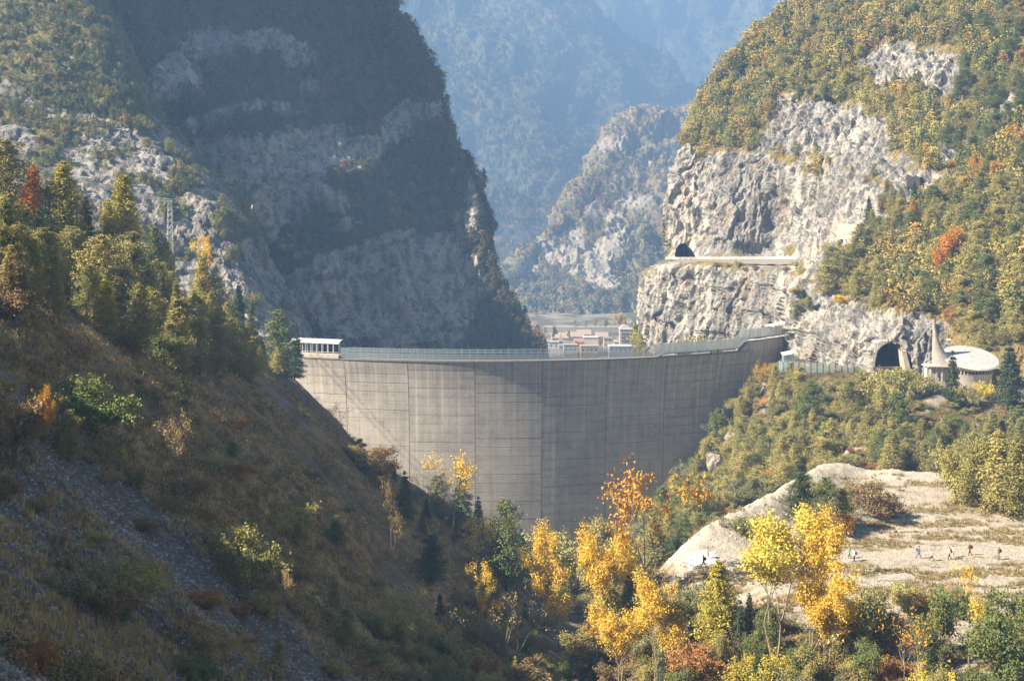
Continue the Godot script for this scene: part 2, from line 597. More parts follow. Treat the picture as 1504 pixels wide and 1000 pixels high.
func wall_paint(p: Vector3, n: Vector3) -> Color:
	var s := p.y - 0.42 * p.x
	var r := in_patches(wall_rock, p) * 2.4 + 0.6 * n_mid.get_noise_3d(p.x * 0.8, p.y * 0.9, p.z * 0.8) + 0.3 * n_mid.get_noise_2d(s * 2.2, p.x * 0.5) + 0.7 * n_mid.get_noise_3d(p.x * 3.2, p.y * 2.0, p.z * 3.2) - 0.05
	var share := smooth(0.0, 0.12, r)
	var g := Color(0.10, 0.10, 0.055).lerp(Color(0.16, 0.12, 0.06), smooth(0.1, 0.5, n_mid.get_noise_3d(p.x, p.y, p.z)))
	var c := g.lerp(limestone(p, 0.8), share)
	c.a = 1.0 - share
	return c

func shoulder_shape(p: Vector3, _n: Vector3) -> float:
	var s := p.y + 0.25 * p.x
	var t := fposmod((s + 4.0 * n_big.get_noise_3d(p.x * 2.0, p.y * 2.0, p.z * 2.0)) / 6.5, 1.0)
	return crag(p, 0.6) * 0.5 + (1.0 - t) * 0.9

func shoulder_paint(p: Vector3, n: Vector3) -> Color:
	var bush := n_mid.get_noise_3d(p.x * 0.9 + 40.0, p.y * 1.4, p.z * 0.9) + smooth(30.0, 70.0, p.y) * 0.5 + 0.02 - (1.0 - smooth(-20.0, -5.0, p.y)) * 0.25
	var share := smooth(0.02, 0.16, bush + 0.3 * n_mid.get_noise_3d(p.x * 5.0, p.y * 5.0, p.z * 5.0))
	var c := (limestone(p, 0.5) * 0.8).lerp(Color(0.18, 0.17, 0.075), share)
	c.a = share
	return c

func cliff_shape(p: Vector3, _n: Vector3) -> float:
	var k := smooth(-0.3, 0.1, in_patches(cliff_rock, p))
	var s := crag(p, 0.9) * lerpf(0.35, 0.95, k)
	# bedding: long cracks and small overhangs that dip gently to the right
	var t := fposmod((p.y + 0.16 * p.x + 9.0 * n_big.get_noise_3d(p.x, p.y, p.z)) / 9.5, 1.0)
	s += k * ((0.6 - t) * 1.3 - 1.3 * exp(-pow((t - 0.05) / 0.04, 2.0))) * smooth(-0.2, 0.3, n_mid.get_noise_3d(p.x * 0.7 + 9.0, p.y * 0.7, p.z * 0.7))
	# the ledge of the road is cut level
	if p.z < -480.0 and p.x < 112.0:
		var e := absf(p.y - 0.0245 * p.z)
		s *= smooth(2.0, 7.0, e) * 0.9 + 0.1
	# the hollow under the overhang above the road
	var q := p - at(1130, 330, 560)
	s -= 5.0 * exp(-pow(q.x / 16.0, 2.0) - pow(q.y / 15.0, 2.0)) * (1.0 if q.z > -60.0 else 0.0)
	# thin beds on the bench beside the tunnel
	if p.z > -440.0 and p.y < -20.0:
		s += (fposmod((p.y + 0.1 * p.x + 2.0 * n_mid.get_noise_3d(p.x, p.y, p.z)) / 2.1, 1.0) - 0.5) * 0.55
	return s

func cliff_paint(p: Vector3, n: Vector3) -> Color:
	var r := in_patches(cliff_rock, p) + 0.5 * n_mid.get_noise_3d(p.x * 1.1, p.y * 0.7, p.z * 1.1) + 0.32 * n_mid.get_noise_3d(p.x * 4.0, p.y * 2.5, p.z * 4.0)
	var share := smooth(-0.06, 0.06, r)
	var g := Color(0.23, 0.205, 0.085).lerp(Color(0.33, 0.24, 0.10), smooth(-0.1, 0.4, n_mid.get_noise_3d(p.x * 1.4, p.y * 1.4, p.z)))
	var c := g.lerp(limestone(p, 1.0), share)
	c.a = 1.0 - smooth(-0.16, -0.04, r)
	return c

func ridge_shape(p: Vector3, _n: Vector3) -> float:
	return 26.0 * n_big.get_noise_3d(p.x * 0.45, p.y * 0.3, p.z * 0.45) + 17.0 * n_ridge.get_noise_3d(p.x * 0.5, p.y * 0.25, p.z * 0.5) + 6.0 * n_ridge.get_noise_3d(p.x * 1.6, p.y * 0.8, p.z * 1.6) + 3.0 * n_mid.get_noise_3d(p.x * 2.5, p.y * 2.0, p.z * 2.5)

func ridge_paint(p: Vector3, n: Vector3) -> Color:
	var r := in_patches(ridge_rock, p) + 0.55 * n_mid.get_noise_3d(p.x * 0.45, p.y * 0.3, p.z * 0.45) + 0.2 * n_mid.get_noise_3d(p.x * 1.5, p.y, p.z * 1.5)
	var share := smooth(0.1, 0.4, r)
	var a := n_mid.get_noise_3d(p.x * 0.4 + 60.0, p.y * 0.4, p.z * 0.4)
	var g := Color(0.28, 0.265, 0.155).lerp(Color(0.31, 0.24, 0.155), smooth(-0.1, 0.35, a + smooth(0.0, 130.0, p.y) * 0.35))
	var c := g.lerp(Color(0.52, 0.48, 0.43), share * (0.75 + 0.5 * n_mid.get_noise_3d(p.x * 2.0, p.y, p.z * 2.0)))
	c.a = 1.0 - share
	return c

func far_shape(p: Vector3, _n: Vector3) -> float:
	return 90.0 * n_big.get_noise_3d(p.x * 0.14, p.y * 0.1, p.z * 0.14) + 40.0 * n_ridge.get_noise_3d(p.x * 0.13, p.y * 0.08, p.z * 0.1) + 7.0 * n_mid.get_noise_3d(p.x * 0.7, p.y * 0.7, p.z * 0.7)

func far_paint(p: Vector3, n: Vector3) -> Color:
	var a := n_mid.get_noise_3d(p.x * 0.25, p.y * 0.25, p.z * 0.25) + 0.5 * n_mid.get_noise_3d(p.x * 1.1, p.y * 1.1, p.z * 1.1)
	var c := Color(0.12, 0.13, 0.07).lerp(Color(0.19, 0.155, 0.085), smooth(0.0, 0.5, a))
	c.a = 1.0
	return c

func net_from(rows: Array, wraps: Array) -> Array:
	# rows: [py, px, depth, px, depth ...], the first being the edge against the air; wraps: offsets (x, depth) that carry the surface round behind that edge
	var net := []
	for r in rows:
		var line := []
		var e := at(r[1], r[0], r[2])
		for w in wraps:
			line.append(e + Vector3(w[0], 0, -w[1]))
		for k in range(1, r.size(), 2):
			line.append(at(r[k], r[0], r[k + 1]))
		net.append(line)
	return net

func build_mountains():
	# the shaded wall on the left: rows from top to foot, the right-hand edge first
	var rows := []
	for a in [[-640, 0, 800, 90], [-440, 160, 790, 84], [-280, 310, 775, 80], [-110, 450, 755, 76], [-50, 515, 743, 68], [0, 560, 730, 55], [60, 604, 716, 40], [130, 637, 706, 26], [190, 652, 700, 18], [260, 689, 694, 10], [320, 707, 690, 4], [380, 722, 684, 0], [450, 747, 676, -6], [500, 777, 668, -10], [540, 797, 660, -12], [640, 840, 650, -16]]:
		var r := [a[0], a[1], a[2]]
		for q in [[0.06, 686], [0.17, 668], [0.32, 644], [0.48, 620], [0.64, 600], [0.8, 584], [1.0, 560], [1.35, 530]]:
			r.append_array([lerpf(a[1], -160.0, q[0]), q[1] + a[3]])
		rows.append(r)
	wall_rock = patches([[228, 100, 38, 42, 20, 605], [275, 45, 50, 34, 20, 620], [345, 38, 55, 22, 5, 630], [190, 112, 14, 30, 0, 590], [205, 60, 16, 14, 0, 590], [300, 160, 72, 15, 24, 610],
		[330, 235, 85, 48, 0, 610], [405, 235, 75, 58, 0, 620], [445, 205, 62, 30, 20, 630], [590, 168, 46, 28, 30, 670], [520, 220, 58, 26, 28, 650], [290, 265, 42, 42, 0, 600],
		[380, 295, 72, 44, 0, 610], [455, 285, 48, 22, -20, 625], [640, 160, 12, 18, 0, 690], [350, 340, 40, 40, 0, 600], [560, 200, 22, 16, 0, 660], [415, 60, 30, 25, 0, 640], [436, 115, 14, 16, 0, 640], [400, 150, 20, 12, 0, 630],
		[525, 385, 120, 30, 20, 645], [480, 445, 75, 40, 18, 630], [600, 430, 95, 60, 16, 655], [645, 365, 52, 26, 24, 670], [560, 480, 90, 40, 0, 640], [692, 310, 12, 40, 0, 686], [432, 440, 22, 22, 0, 620], [690, 420, 26, 50, 0, 676], [640, 490, 60, 30, 0, 655], [500, 330, 26, 10, 20, 640], [660, 250, 14, 10, 0, 684]])
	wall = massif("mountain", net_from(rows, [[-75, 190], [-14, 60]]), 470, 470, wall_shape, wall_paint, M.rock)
	stage("wall")
	# the nearer shoulder of bare limestone on the left
	rows = []
	for a in [[-70, 92, 600], [0, 118, 570], [60, 145, 546], [130, 168, 522], [170, 184, 510], [200, 216, 500], [230, 243, 492], [270, 284, 480], [310, 317, 470], [350, 337, 462], [400, 349, 452], [450, 374, 442], [490, 400, 434], [560, 430, 424], [640, 450, 415]]:
		var r := [a[0], a[1], a[2] + 24.0]
		for q in [[0.08, -7], [0.22, -16], [0.42, -24], [0.68, -28], [1.0, -24]]:
			r.append_array([lerpf(a[1], -230.0, q[0]), a[2] + 24.0 + q[1]])
		rows.append(r)
	shoulder = massif("hill", net_from(rows, [[-10, 120], [2, 26]]), 260, 330, shoulder_shape, shoulder_paint, M.rock)
	stage("shoulder")
	# the sunlit mountain on the right
	cliff_rock = patches([[1310, 95, 44, 40, -10, 580], [1352, 108, 44, 34, 30, 570], [1425, 155, 40, 22, 10, 540], [1188, 170, 46, 36, 0, 570], [1240, 205, 46, 56, 0, 555], [1283, 250, 18, 48, 0, 520], [1160, 205, 36, 22, 0, 570],
		[1060, 300, 90, 78, 0, 570], [1150, 300, 90, 70, 0, 545], [1215, 285, 50, 40, -20, 520], [1010, 300, 40, 90, 0, 590], [1050, 445, 120, 62, 0, 545], [1130, 440, 60, 60, 0, 520], [975, 460, 45, 62, 0, 575],
		[1186, 395, 26, 95, 0, 480], [1178, 330, 24, 50, 0, 500], [1222, 330, 34, 26, 30, 480], [1345, 275, 52, 18, 15, 480], [1205, 490, 42, 42, 0, 440], [1255, 500, 55, 42, 0, 420], [1320, 480, 46, 26, 0, 412], [1348, 520, 30, 56, 0, 405], [1082, 118, 9, 18, -20, 640], [1455, 175, 30, 12, 20, 520], [1385, 150, 16, 40, 0, 560], [1410, 220, 40, 12, 20, 500]])
	holes = [{"at": at(1002, 381, 590), "w": 3.9, "h": 7.2}, {"at": at(1304, 533, 408), "w": 4.3, "h": 6.8}]
	rows = [
		[-100, 1262, 700, 1290, 690, 1320, 680, 1350, 672, 1380, 664, 1420, 650, 1460, 640, 1520, 625, 1720, 590],
		[0, 1180, 664, 1210, 655, 1240, 648, 1280, 638, 1320, 628, 1370, 615, 1430, 600, 1504, 580, 1720, 540],
		[50, 1118, 652, 1150, 643, 1190, 632, 1235, 620, 1285, 606, 1340, 590, 1410, 572, 1500, 552, 1720, 515],
		[100, 1070, 642, 1110, 632, 1155, 620, 1205, 606, 1262, 590, 1330, 570, 1410, 550, 1504, 525, 1720, 490],
		[150, 1034, 632, 1075, 620, 1125, 605, 1180, 588, 1245, 572, 1320, 552, 1405, 530, 1504, 505, 1720, 470],
		[200, 1015, 622, 1050, 608, 1100, 592, 1160, 572, 1230, 552, 1310, 532, 1400, 510, 1504, 485, 1720, 450],
		[240, 1000, 614, 1040, 598, 1090, 581, 1150, 563, 1222, 534, 1305, 510, 1398, 488, 1504, 462, 1720, 430],
		[290, 991, 606, 1030, 590, 1080, 573, 1140, 562, 1206, 524, 1298, 484, 1395, 462, 1504, 438, 1720, 410],
		[340, 987, 600, 1025, 583, 1075, 566, 1138, 557, 1196, 506, 1292, 464, 1392, 444, 1504, 420, 1720, 394],
		[374, 982, 594, 1020, 577, 1070, 559, 1132, 552, 1188, 490, 1288, 450, 1390, 432, 1504, 408, 1720, 384],
		[386, 968, 578, 1012, 560, 1064, 541, 1122, 522, 1186, 476, 1286, 446, 1390, 428, 1504, 404, 1720, 380],
		[402, 951, 578, 1004, 556, 1058, 536, 1120, 516, 1182, 470, 1285, 440, 1390, 422, 1504, 398, 1720, 376],
		[440, 942, 577, 998, 553, 1054, 533, 1118, 511, 1180, 460, 1284, 428, 1390, 412, 1504, 390, 1720, 368],
		[490, 939, 576, 996, 552, 1052, 531, 1117, 507, 1180, 450, 1284, 413, 1390, 400, 1504, 382, 1720, 360],
		[530, 937, 575, 995, 551, 1051, 530, 1117, 505, 1182, 442, 1284, 407, 1390, 396, 1504, 378, 1720, 358],
		[600, 935, 575, 995, 550, 1051, 529, 1118, 503, 1186, 436, 1284, 404, 1390, 394, 1504, 376, 1720, 356]]
	cliff = massif("mountain", net_from(rows, [[90, 170], [20, 50]]), 620, 600, cliff_shape, cliff_paint, M.rock, holes)
	stage("cliff")
	# the ridge across the main valley
	ridge_rock = patches([[885, 385, 29, 40, 20, 1904], [900, 365, 18, 35, 0, 1904], [850, 350, 27, 18, 20, 1904], [870, 400, 18, 24, 0, 1904], [810, 370, 16, 27, 20, 1904], [905, 320, 35, 13, 0, 1963], [840, 380, 21, 32, 0, 1844], [915, 350, 16, 32, 0, 1904], [890, 215, 10, 18, 0, 2142], [920, 210, 18, 13, 0, 2142], [935, 295, 35, 13, 0, 1999], [990, 245, 18, 8, 0, 2082], [780, 400, 21, 16, 20, 1856], [890, 415, 27, 16, 0, 1844], [950, 240, 13, 13, 0, 2082], [870, 310, 13, 21, 0, 1999], [770, 465, 54, 8, 0, 1808], [880, 465, 67, 8, 0, 1808]])
	var net := []
	var crest := [690, 470, 725, 440, 745, 408, 790, 362, 830, 312, 860, 270, 885, 215, 915, 182, 960, 160, 1030, 150, 1100, 140, 1220, 130]
	for t in [0.0, 0.14, 0.34, 0.56, 0.78, 1.0, -1.0]:
		var line := []
		for px in [660, 715, 745, 775, 805, 835, 865, 895, 925, 965, 1030, 1100, 1200]:
			var top := lerp_list(crest, px)
			if t < 0.0:
				line.append(at(px, top, 2300) + Vector3(0, -140, -260))
			else:
				line.append(at(px, lerpf(505.0, top, t), lerpf(1720.0, lerp_list([690, 1900, 800, 2060, 900, 2220, 1100, 2300], px), t)))
		net.append(line)
	ridge = massif("mountain", net, 300, 260, ridge_shape, ridge_paint, M.far)
	# the blue slopes far behind
	net = []
	for a in [[520, 2350], [470, 2480], [400, 2600], [340, 2700]]:
		var line := []
		for px in [520, 600, 660, 700, 760, 830, 900, 980]:
			var top := lerp_list([640, 262, 700, 272, 760, 290, 830, 312, 900, 355, 980, 420], px)
			line.append(at(px, lerpf(520.0, top, (520.0 - a[0]) / 180.0), a[1]))
		net.append(line)
	var back := []
	for px in [520, 600, 660, 700, 760, 830, 900, 980]:
		back.append(at(px, 350, 2850) + Vector3(0, -60, -60))
	net.append(back)
	far_hill = massif("hill", net, 190, 110, far_shape_small, far_hill_paint, M.far)
	net = []
	for t in [0.0, 0.2, 0.4, 0.6, 0.8, 1.0, -1.0]:
		var line := []
		for px in [380, 480, 560, 640, 720, 800, 880, 960, 1040, 1120, 1220]:
			var top := lerp_list([400, -70, 800, -70, 868, -10, 940, 70, 1010, 140, 1120, 240, 1220, 330], px)
			if t < 0.0:
				line.append(at(px, top, 3700) + Vector3(0, -180, -300))
			else:
				line.append(at(px, lerpf(500.0, top, t), lerpf(2700.0, 3600.0, t)))
		net.append(line)
	far_slope = massif("mountain", net, 300, 230, far_shape, far_paint, M.far)
	net = []
	for t in [0.0, 0.33, 0.66, 1.0]:
		var line := []
		for px in [700, 800, 900, 1000, 1100, 1200, 1320, 1450]:
			line.append(at(px, lerpf(420.0, -70.0, t), lerpf(3900.0, 4300.0, t)))
		net.append(line)
	far_ridge = massif("mountain", net, 160, 110, far_shape, far_paint, M.far)
	stage("far mountains")

func far_shape_small(p: Vector3, n: Vector3) -> float:
	return far_shape(p, n) * 0.35 + 4.0 * n_mid.get_noise_3d(p.x, p.y, p.z)

func far_hill_paint(p: Vector3, n: Vector3) -> Color:
	var a := n_mid.get_noise_3d(p.x * 0.5, p.y * 0.5, p.z * 0.5) + 0.5 * n_mid.get_noise_3d(p.x * 2.0, p.y * 2.0, p.z * 2.0)
	var c := Color(0.09, 0.10, 0.045).lerp(Color(0.26, 0.17, 0.07), smooth(-0.1, 0.4, a))
	c.a = 1.0
	return c

func build_valley():
	# the floor of the main valley below the gorge, with gravel and meadows
	var nu := 120
	var nv := 120
	var verts := PackedVector3Array()
	var cols := PackedColorArray()
	verts.resize(nu * nv)
	cols.resize(nu * nv)
	for j in nv:
		for i in nu:
			var x := lerpf(-650.0, 750.0, i / 119.0)
			var d := lerpf(420.0, 2900.0, j / 119.0)
			verts[j * nu + i] = Vector3(x, -118.0 - 40.0 * (1.0 - smooth(480.0, 1000.0, d)) + 3.0 * smooth(1300.0, 1600.0, d), -d)
			var a := n_mid.get_noise_2d(x * 0.6, d * 0.3)
			var c := Color(0.17, 0.16, 0.08).lerp(Color(0.42, 0.38, 0.33), smooth(0.0, 0.2, a))
			cols[j * nu + i] = c
	structure("valley_floor", grid_mesh(verts, cols, nu, nv, false), M.far)

# ---------------------------------------------------------------- plants
# every kind is grown once or twice as a trunk mesh and a crown mesh, a metre of height being a metre
var kinds := {}

func leaf(b: Buf, p: Vector3, size: float, out: Vector3, shade: Color, flat_ := 0.5):
	var r := Vector3(rng.randf_range(-1, 1), rng.randf_range(-1, 1), rng.randf_range(-1, 1))
	var nn := (r * (1.0 - flat_) + out * flat_ + Vector3(0, 0.12, 0)).normalized()
	var a := nn.cross(Vector3(rng.randf_range(-1, 1), rng.randf_range(-1, 1), rng.randf_range(-1, 1))).normalized() * size
	var c := nn.cross(a) * rng.randf_range(0.45, 0.8)
	b.tri(p - a * 0.5 - c * 0.5, p + a * 0.6, p - a * 0.3 + c * 0.7, shade)

func tone(by: float) -> Color:
	var k := rng.randf_range(1.0 - by, 1.0 + by)
	return Color(k * rng.randf_range(0.88, 1.14), k, k * rng.randf_range(0.8, 1.15))

func conifer(height: float, radius: float, bare: float, tiers: int, droop: float, needles: int, size: float, irregular: float, spread_power := 0.8, fluff := 0.26) -> Dictionary:
	var w := Buf.new()
	var l := Buf.new()
	var lean := Vector3(rng.randf_range(-0.03, 0.03), 0, rng.randf_range(-0.03, 0.03)) * height
	w.tube([Vector3(0, -0.4, 0), Vector3(0, height * 0.35, 0) + lean * 0.3, lean * 0.8 + Vector3(0, height * 0.72, 0), lean + Vector3(0, height * 0.99, 0)], [height * 0.017, height * 0.012, height * 0.007, 0.015], 6)
	for t in tiers:
		var f := (t + rng.randf()) / tiers
		var h := lerpf(bare, 0.985, f) * height
		var reach := radius * pow(1.0 - f, spread_power) * (0.9 if f > 0.12 else 0.7) + 0.12
		var count := 4 + rng.randi() % 3
		var turn := rng.randf() * TAU
		for k in count:
			var len := reach * (1.0 + rng.randf_range(-irregular, irregular * 0.7))
			var az := turn + TAU * k / count + rng.randf_range(-0.35, 0.35)
			var dir := Vector3(cos(az), 0, sin(az))
			var root := lean * (h / height) + Vector3(0, h, 0)
			var tip := root + dir * len + Vector3(0, len * (0.25 * f - droop) + rng.randf_range(-0.1, 0.1) * len, 0)
			var mid := root.lerp(tip, 0.5) + Vector3(0, len * 0.07, 0)
			w.tube([root, mid, tip], [0.012 * len + 0.015, 0.008 * len + 0.01, 0.006], 3, Color.WHITE, false)
			var many := int(needles * (0.4 + len / radius))
			var bough := tone(0.22)
			for q in many:
				var s := pow(rng.randf(), 0.65)
				var c := root.lerp(mid, s * 2.0) if s < 0.5 else mid.lerp(tip, s * 2.0 - 1.0)
				var wide := len * fluff * (1.0 - 0.5 * s) + 0.1
				var o := Vector3(rng.randfn() * wide * 0.6, rng.randfn() * wide * 0.42, rng.randfn() * wide * 0.6)
				leaf(l, c + o, size * rng.randf_range(0.6, 1.25), (dir * 0.4 + Vector3.UP).normalized(), bough * tone(0.16), 0.35)
	return {"h": height, "trunk": w.mesh(), "crown": l.mesh()}

func limb(w: Buf, tips: Array, p: Vector3, dir: Vector3, len: float, rad: float, depth: int, up: float, wild: float, forks: int):
	var pts := [p]
	var rads := [rad]
	var q := p
	var d := dir
	for k in 3:
		d = (d + Vector3(rng.randf_range(-1, 1), rng.randf_range(-0.6, 0.8) + up, rng.randf_range(-1, 1)) * wild).normalized()
		q += d * len / 3.0
		pts.append(q)
		rads.append(rad * (1.0 - 0.22 * (k + 1)))
		if depth <= 1:
			tips.append([q, d, depth])
	w.tube(pts, rads, 5 if depth > 2 else 3, Color.WHITE, false)
	if depth == 0:
		return
	var n := forks + (1 if rng.randf() < 0.4 else 0)
	for k in n:
		var az := TAU * (k + rng.randf() * 0.7) / n
		var side := d.cross(Vector3(cos(az), 0.2, sin(az))).normalized()
		var nd := (d * rng.randf_range(0.6, 1.0) + side * rng.randf_range(0.5, 0.9) + Vector3(0, up, 0)).normalized()
		var from: Vector3 = pts[1 + rng.randi() % 3] if k > 0 else q
		limb(w, tips, from, nd, len * rng.randf_range(0.55, 0.85), rad * 0.5, depth - 1, up, wild, forks)

func broadleaf(height: float, stems: int, depth: int, up: float, wild: float, spread: float, puff: float, leaves: int, size: float, hold: float, first := 0.3, rad := 0.014) -> Dictionary:
	var w := Buf.new()
	var l := Buf.new()
	var tips := []
	for s in stems:
		var az := TAU * (s + rng.randf()) / stems
		var d := Vector3(cos(az) * spread, 1.0, sin(az) * spread).normalized()
		limb(w, tips, Vector3(cos(az), 0, sin(az)) * 0.05 * (stems - 1) + Vector3(0, -0.3, 0), d, height * first * rng.randf_range(0.85, 1.15), height * rad / sqrt(stems), depth, up, wild, 2)
	var top := 0.1
	for t in tips:
		top = maxf(top, t[0].y)
	for t in tips:
		if rng.randf() > hold:
			continue
		var r := puff * rng.randf_range(0.6, 1.35)
		var cl := tone(0.16)
		for k in leaves:
			var o := Vector3(rng.randfn(), rng.randfn() * 0.8, rng.randfn()) * r * 0.5
			leaf(l, t[0] + o, size * rng.randf_range(0.6, 1.3), o.normalized(), cl * tone(0.2), 0.4)
	if l.v.is_empty():
		l.tri(Vector3(0, top * 0.7, 0), Vector3(0.1, top * 0.7, 0), Vector3(0, top * 0.7 + 0.1, 0))
	return {"h": top + puff * 0.4, "trunk": w.mesh(), "crown": l.mesh()}

func leafy_ball(height: float, radius: float, leaves: int, size: float, lumps: int, pointed := 0.0) -> ArrayMesh:
	# a light crown for the woods on the mountains
	var l := Buf.new()
	for k in lumps:
		var f := (k + 0.5) / lumps
		var rr := radius * sqrt(maxf(0.05, 1.0 - pow(2.0 * f - 0.9, 2.0))) if pointed < 0.5 else radius * (1.05 - f)
		var az := rng.randf() * TAU
		var c := Vector3(cos(az) * rr * 0.55, height * lerpf(0.18, 0.9, f), sin(az) * rr * 0.55)
		var cl := tone(0.13)
		for q in leaves / lumps:
			var o := Vector3(rng.randfn(), rng.randfn() * 0.9, rng.randfn()) * rr * 0.36
			leaf(l, c + o, size * rng.randf_range(0.6, 1.3), o.normalized(), cl * tone(0.1), 0.5)
	return l.mesh()

func grow_kinds():
	for k in 4:
		kinds["pine%d" % k] = conifer(11.0, 3.8, 0.10, 18, -0.12, 125, 0.28, 0.6, 0.45, 0.4)
	for k in 3:
		kinds["larch%d" % k] = conifer(12.0, 2.9, 0.06, 34, 0.0, 76, 0.25, 0.35, 0.65, 0.42)
	for k in 2:
		kinds["spruce%d" % k] = conifer(12.0, 2.7, 0.05, 24, 0.28, 90, 0.27, 0.22, 0.8, 0.27)
	for k in 3:
		kinds["poplar%d" % k] = broadleaf(13.0, 2, 4, 0.5, 0.17, 0.12, 0.9, 75, 0.22, 0.72, 0.36, 0.018)
	for k in 2:
		kinds["aspen%d" % k] = broadleaf(13.0, 1, 4, 0.32, 0.22, 0.1, 0.8, 26, 0.24, 0.42, 0.36, 0.016)
	for k in 3:
		kinds["bush%d" % k] = broadleaf(4.5, 7, 3, 0.18, 0.2, 0.75, 0.55, 26, 0.2, 0.85, 0.36, 0.016)
	for k in 2:
		kinds["willow%d" % k] = broadleaf(6.0, 9, 3, 0.26, 0.12, 0.6, 0.5, 34, 0.17, 0.9, 0.38, 0.014)
	for k in 3:
		kinds["bare%d" % k] = broadleaf(7.0, 3, 4, 0.2, 0.25, 0.4, 0.3, 3, 0.16, 0.25, 0.32, 0.017)
	for k in 3:
		kinds["round%d" % k] = broadleaf(9.0, 1, 4, 0.16, 0.25, 0.1, 1.1, 70, 0.28, 0.9, 0.34, 0.022)
	for k in kinds:
		var a: ArrayMesh = kinds[k].crown
		print("  ", k, " h=", snappedf(kinds[k].h, 0.1), " crown ", a.get_aabb().size, " tris ", a.surface_get_array_len(0) / 3, " wood ", kinds[k].trunk.surface_get_array_len(0) / 3)
	stage("plants")

var leaf_mats := {}
const TINTS := {
	"olive": Color(0.30, 0.285, 0.11), "green": Color(0.17, 0.205, 0.075), "dark": Color(0.075, 0.11, 0.055), "moss": Color(0.40, 0.36, 0.135),
	"yellowgreen": Color(0.42, 0.37, 0.07), "orange": Color(0.52, 0.22, 0.03), "gold": Color(0.72, 0.51, 0.085), "lemon": Color(0.66, 0.56, 0.12),
	"amber": Color(0.55, 0.30, 0.05), "rust": Color(0.36, 0.19, 0.075), "brown": Color(0.27, 0.20, 0.105), "sage": Color(0.25, 0.26, 0.145), "tan": Color(0.42, 0.315, 0.165),
}
const TINT_WORDS := {"olive": "olive", "green": "green", "dark": "dark green", "moss": "mossy", "yellowgreen": "yellow green", "orange": "orange", "gold": "golden", "lemon": "lemon yellow", "amber": "amber", "rust": "rusty", "brown": "brown", "sage": "sage grey", "tan": "tawny"}

func tint(c: String) -> Material:
	if not leaf_mats.has(c):
		leaf_mats[c] = leafmat(TINTS[c])
	return leaf_mats[c]

func plant(called: String, kind: String, color: String, where: Vector3, height: float, label: String, category: String, group := "", fat := 1.0) -> Node3D:
	var k: Dictionary = kinds[kind]
	var o := thing(called, label, category, where - Vector3(0, 0.15, 0), rng.randf() * TAU, group)
	var s: float = height / k.h
	o.scale = Vector3(s * fat, s, s * fat)
	part("trunk", k.trunk, M.pale_bark if kind.begins_with("bare") or kind.begins_with("aspen") or kind.begins_with("poplar") else M.bark, o)
	part("crown", k.crown, tint(color), o)
	return o

func any(kind: String) -> String:
	var n := 0
	while kinds.has(kind + str(n)):
		n += 1
	return kind + str(rng.randi() % n)

func wood(called: String, label: String, meshes: Array, m: Massif, count: int, tall: Vector2, colors: Array, accept: Callable):
	# a far wood that reads as one mass: copies of light crowns on the mountain's own vertices
	var spots := []
	var tries := 0
	while spots.size() < count and tries < count * 40:
		tries += 1
		var k := rng.randi() % (m.nu * m.nv)
		if m.veg[k] > 0.45 and rng.randf() < m.veg[k] and accept.call(m.p[k]):
			spots.append(m.p[k])
	for q in meshes.size():
		var mine := []
		for k in range(q, spots.size(), meshes.size()):
			mine.append(spots[k])
		var mm := MultiMesh.new()
		mm.transform_format = MultiMesh.TRANSFORM_3D
		mm.use_colors = true
		mm.mesh = meshes[q]
		mm.instance_count = mine.size()
		for k in mine.size():
			var s := rng.randf_range(tall.x, tall.y) / 10.0
			var b := Basis(Vector3.UP, rng.randf() * TAU).scaled(Vector3(s * rng.randf_range(0.8, 1.25), s, s * rng.randf_range(0.8, 1.25)))
			mm.set_instance_transform(k, Transform3D(b, mine[k] - Vector3(0, s * 1.2, 0)))
			mm.set_instance_color(k, jit(pick(colors), 0.25))
		var o := MultiMeshInstance3D.new()
		o.name = numbered(called)
		o.multimesh = mm
		o.material_override = M.wood_leaf
		o.set_meta("kind", "stuff")
		o.set_meta("label", label)
		o.set_meta("category", "woodland")
		add_child(o)

# ---------------------------------------------------------------- the dam
const DAM_X := -9.0
const DAM_D := 545.7
const DAM_R := 127.0
const CREST := -42.3

func dam_r(h: float) -> float:
	# radius of the upstream face h metres below the crest: the head of the dam leans out over the water side
	return DAM_R - 2.4 * (1.0 - exp(-h / 8.0)) - 0.0004 * h * h

func dam_p(phi: float, y: float, out := 0.0) -> Vector3:
	var r := dam_r(maxf(0.0, CREST - y)) + out
	return Vector3(DAM_X + r * sin(phi), y, -(DAM_D - r * cos(phi)))

func dam_phi(px: float) -> float:
	# angle on the crest that is seen at a picture column
	var lo := deg_to_rad(-34.0)
	var hi := deg_to_rad(62.0)
	for k in 30:
		var m := (lo + hi) * 0.5
		var q := dam_p(m, CREST)
		if CX - F * q.x / q.z < px:
			lo = m
		else:
			hi = m
	return lo

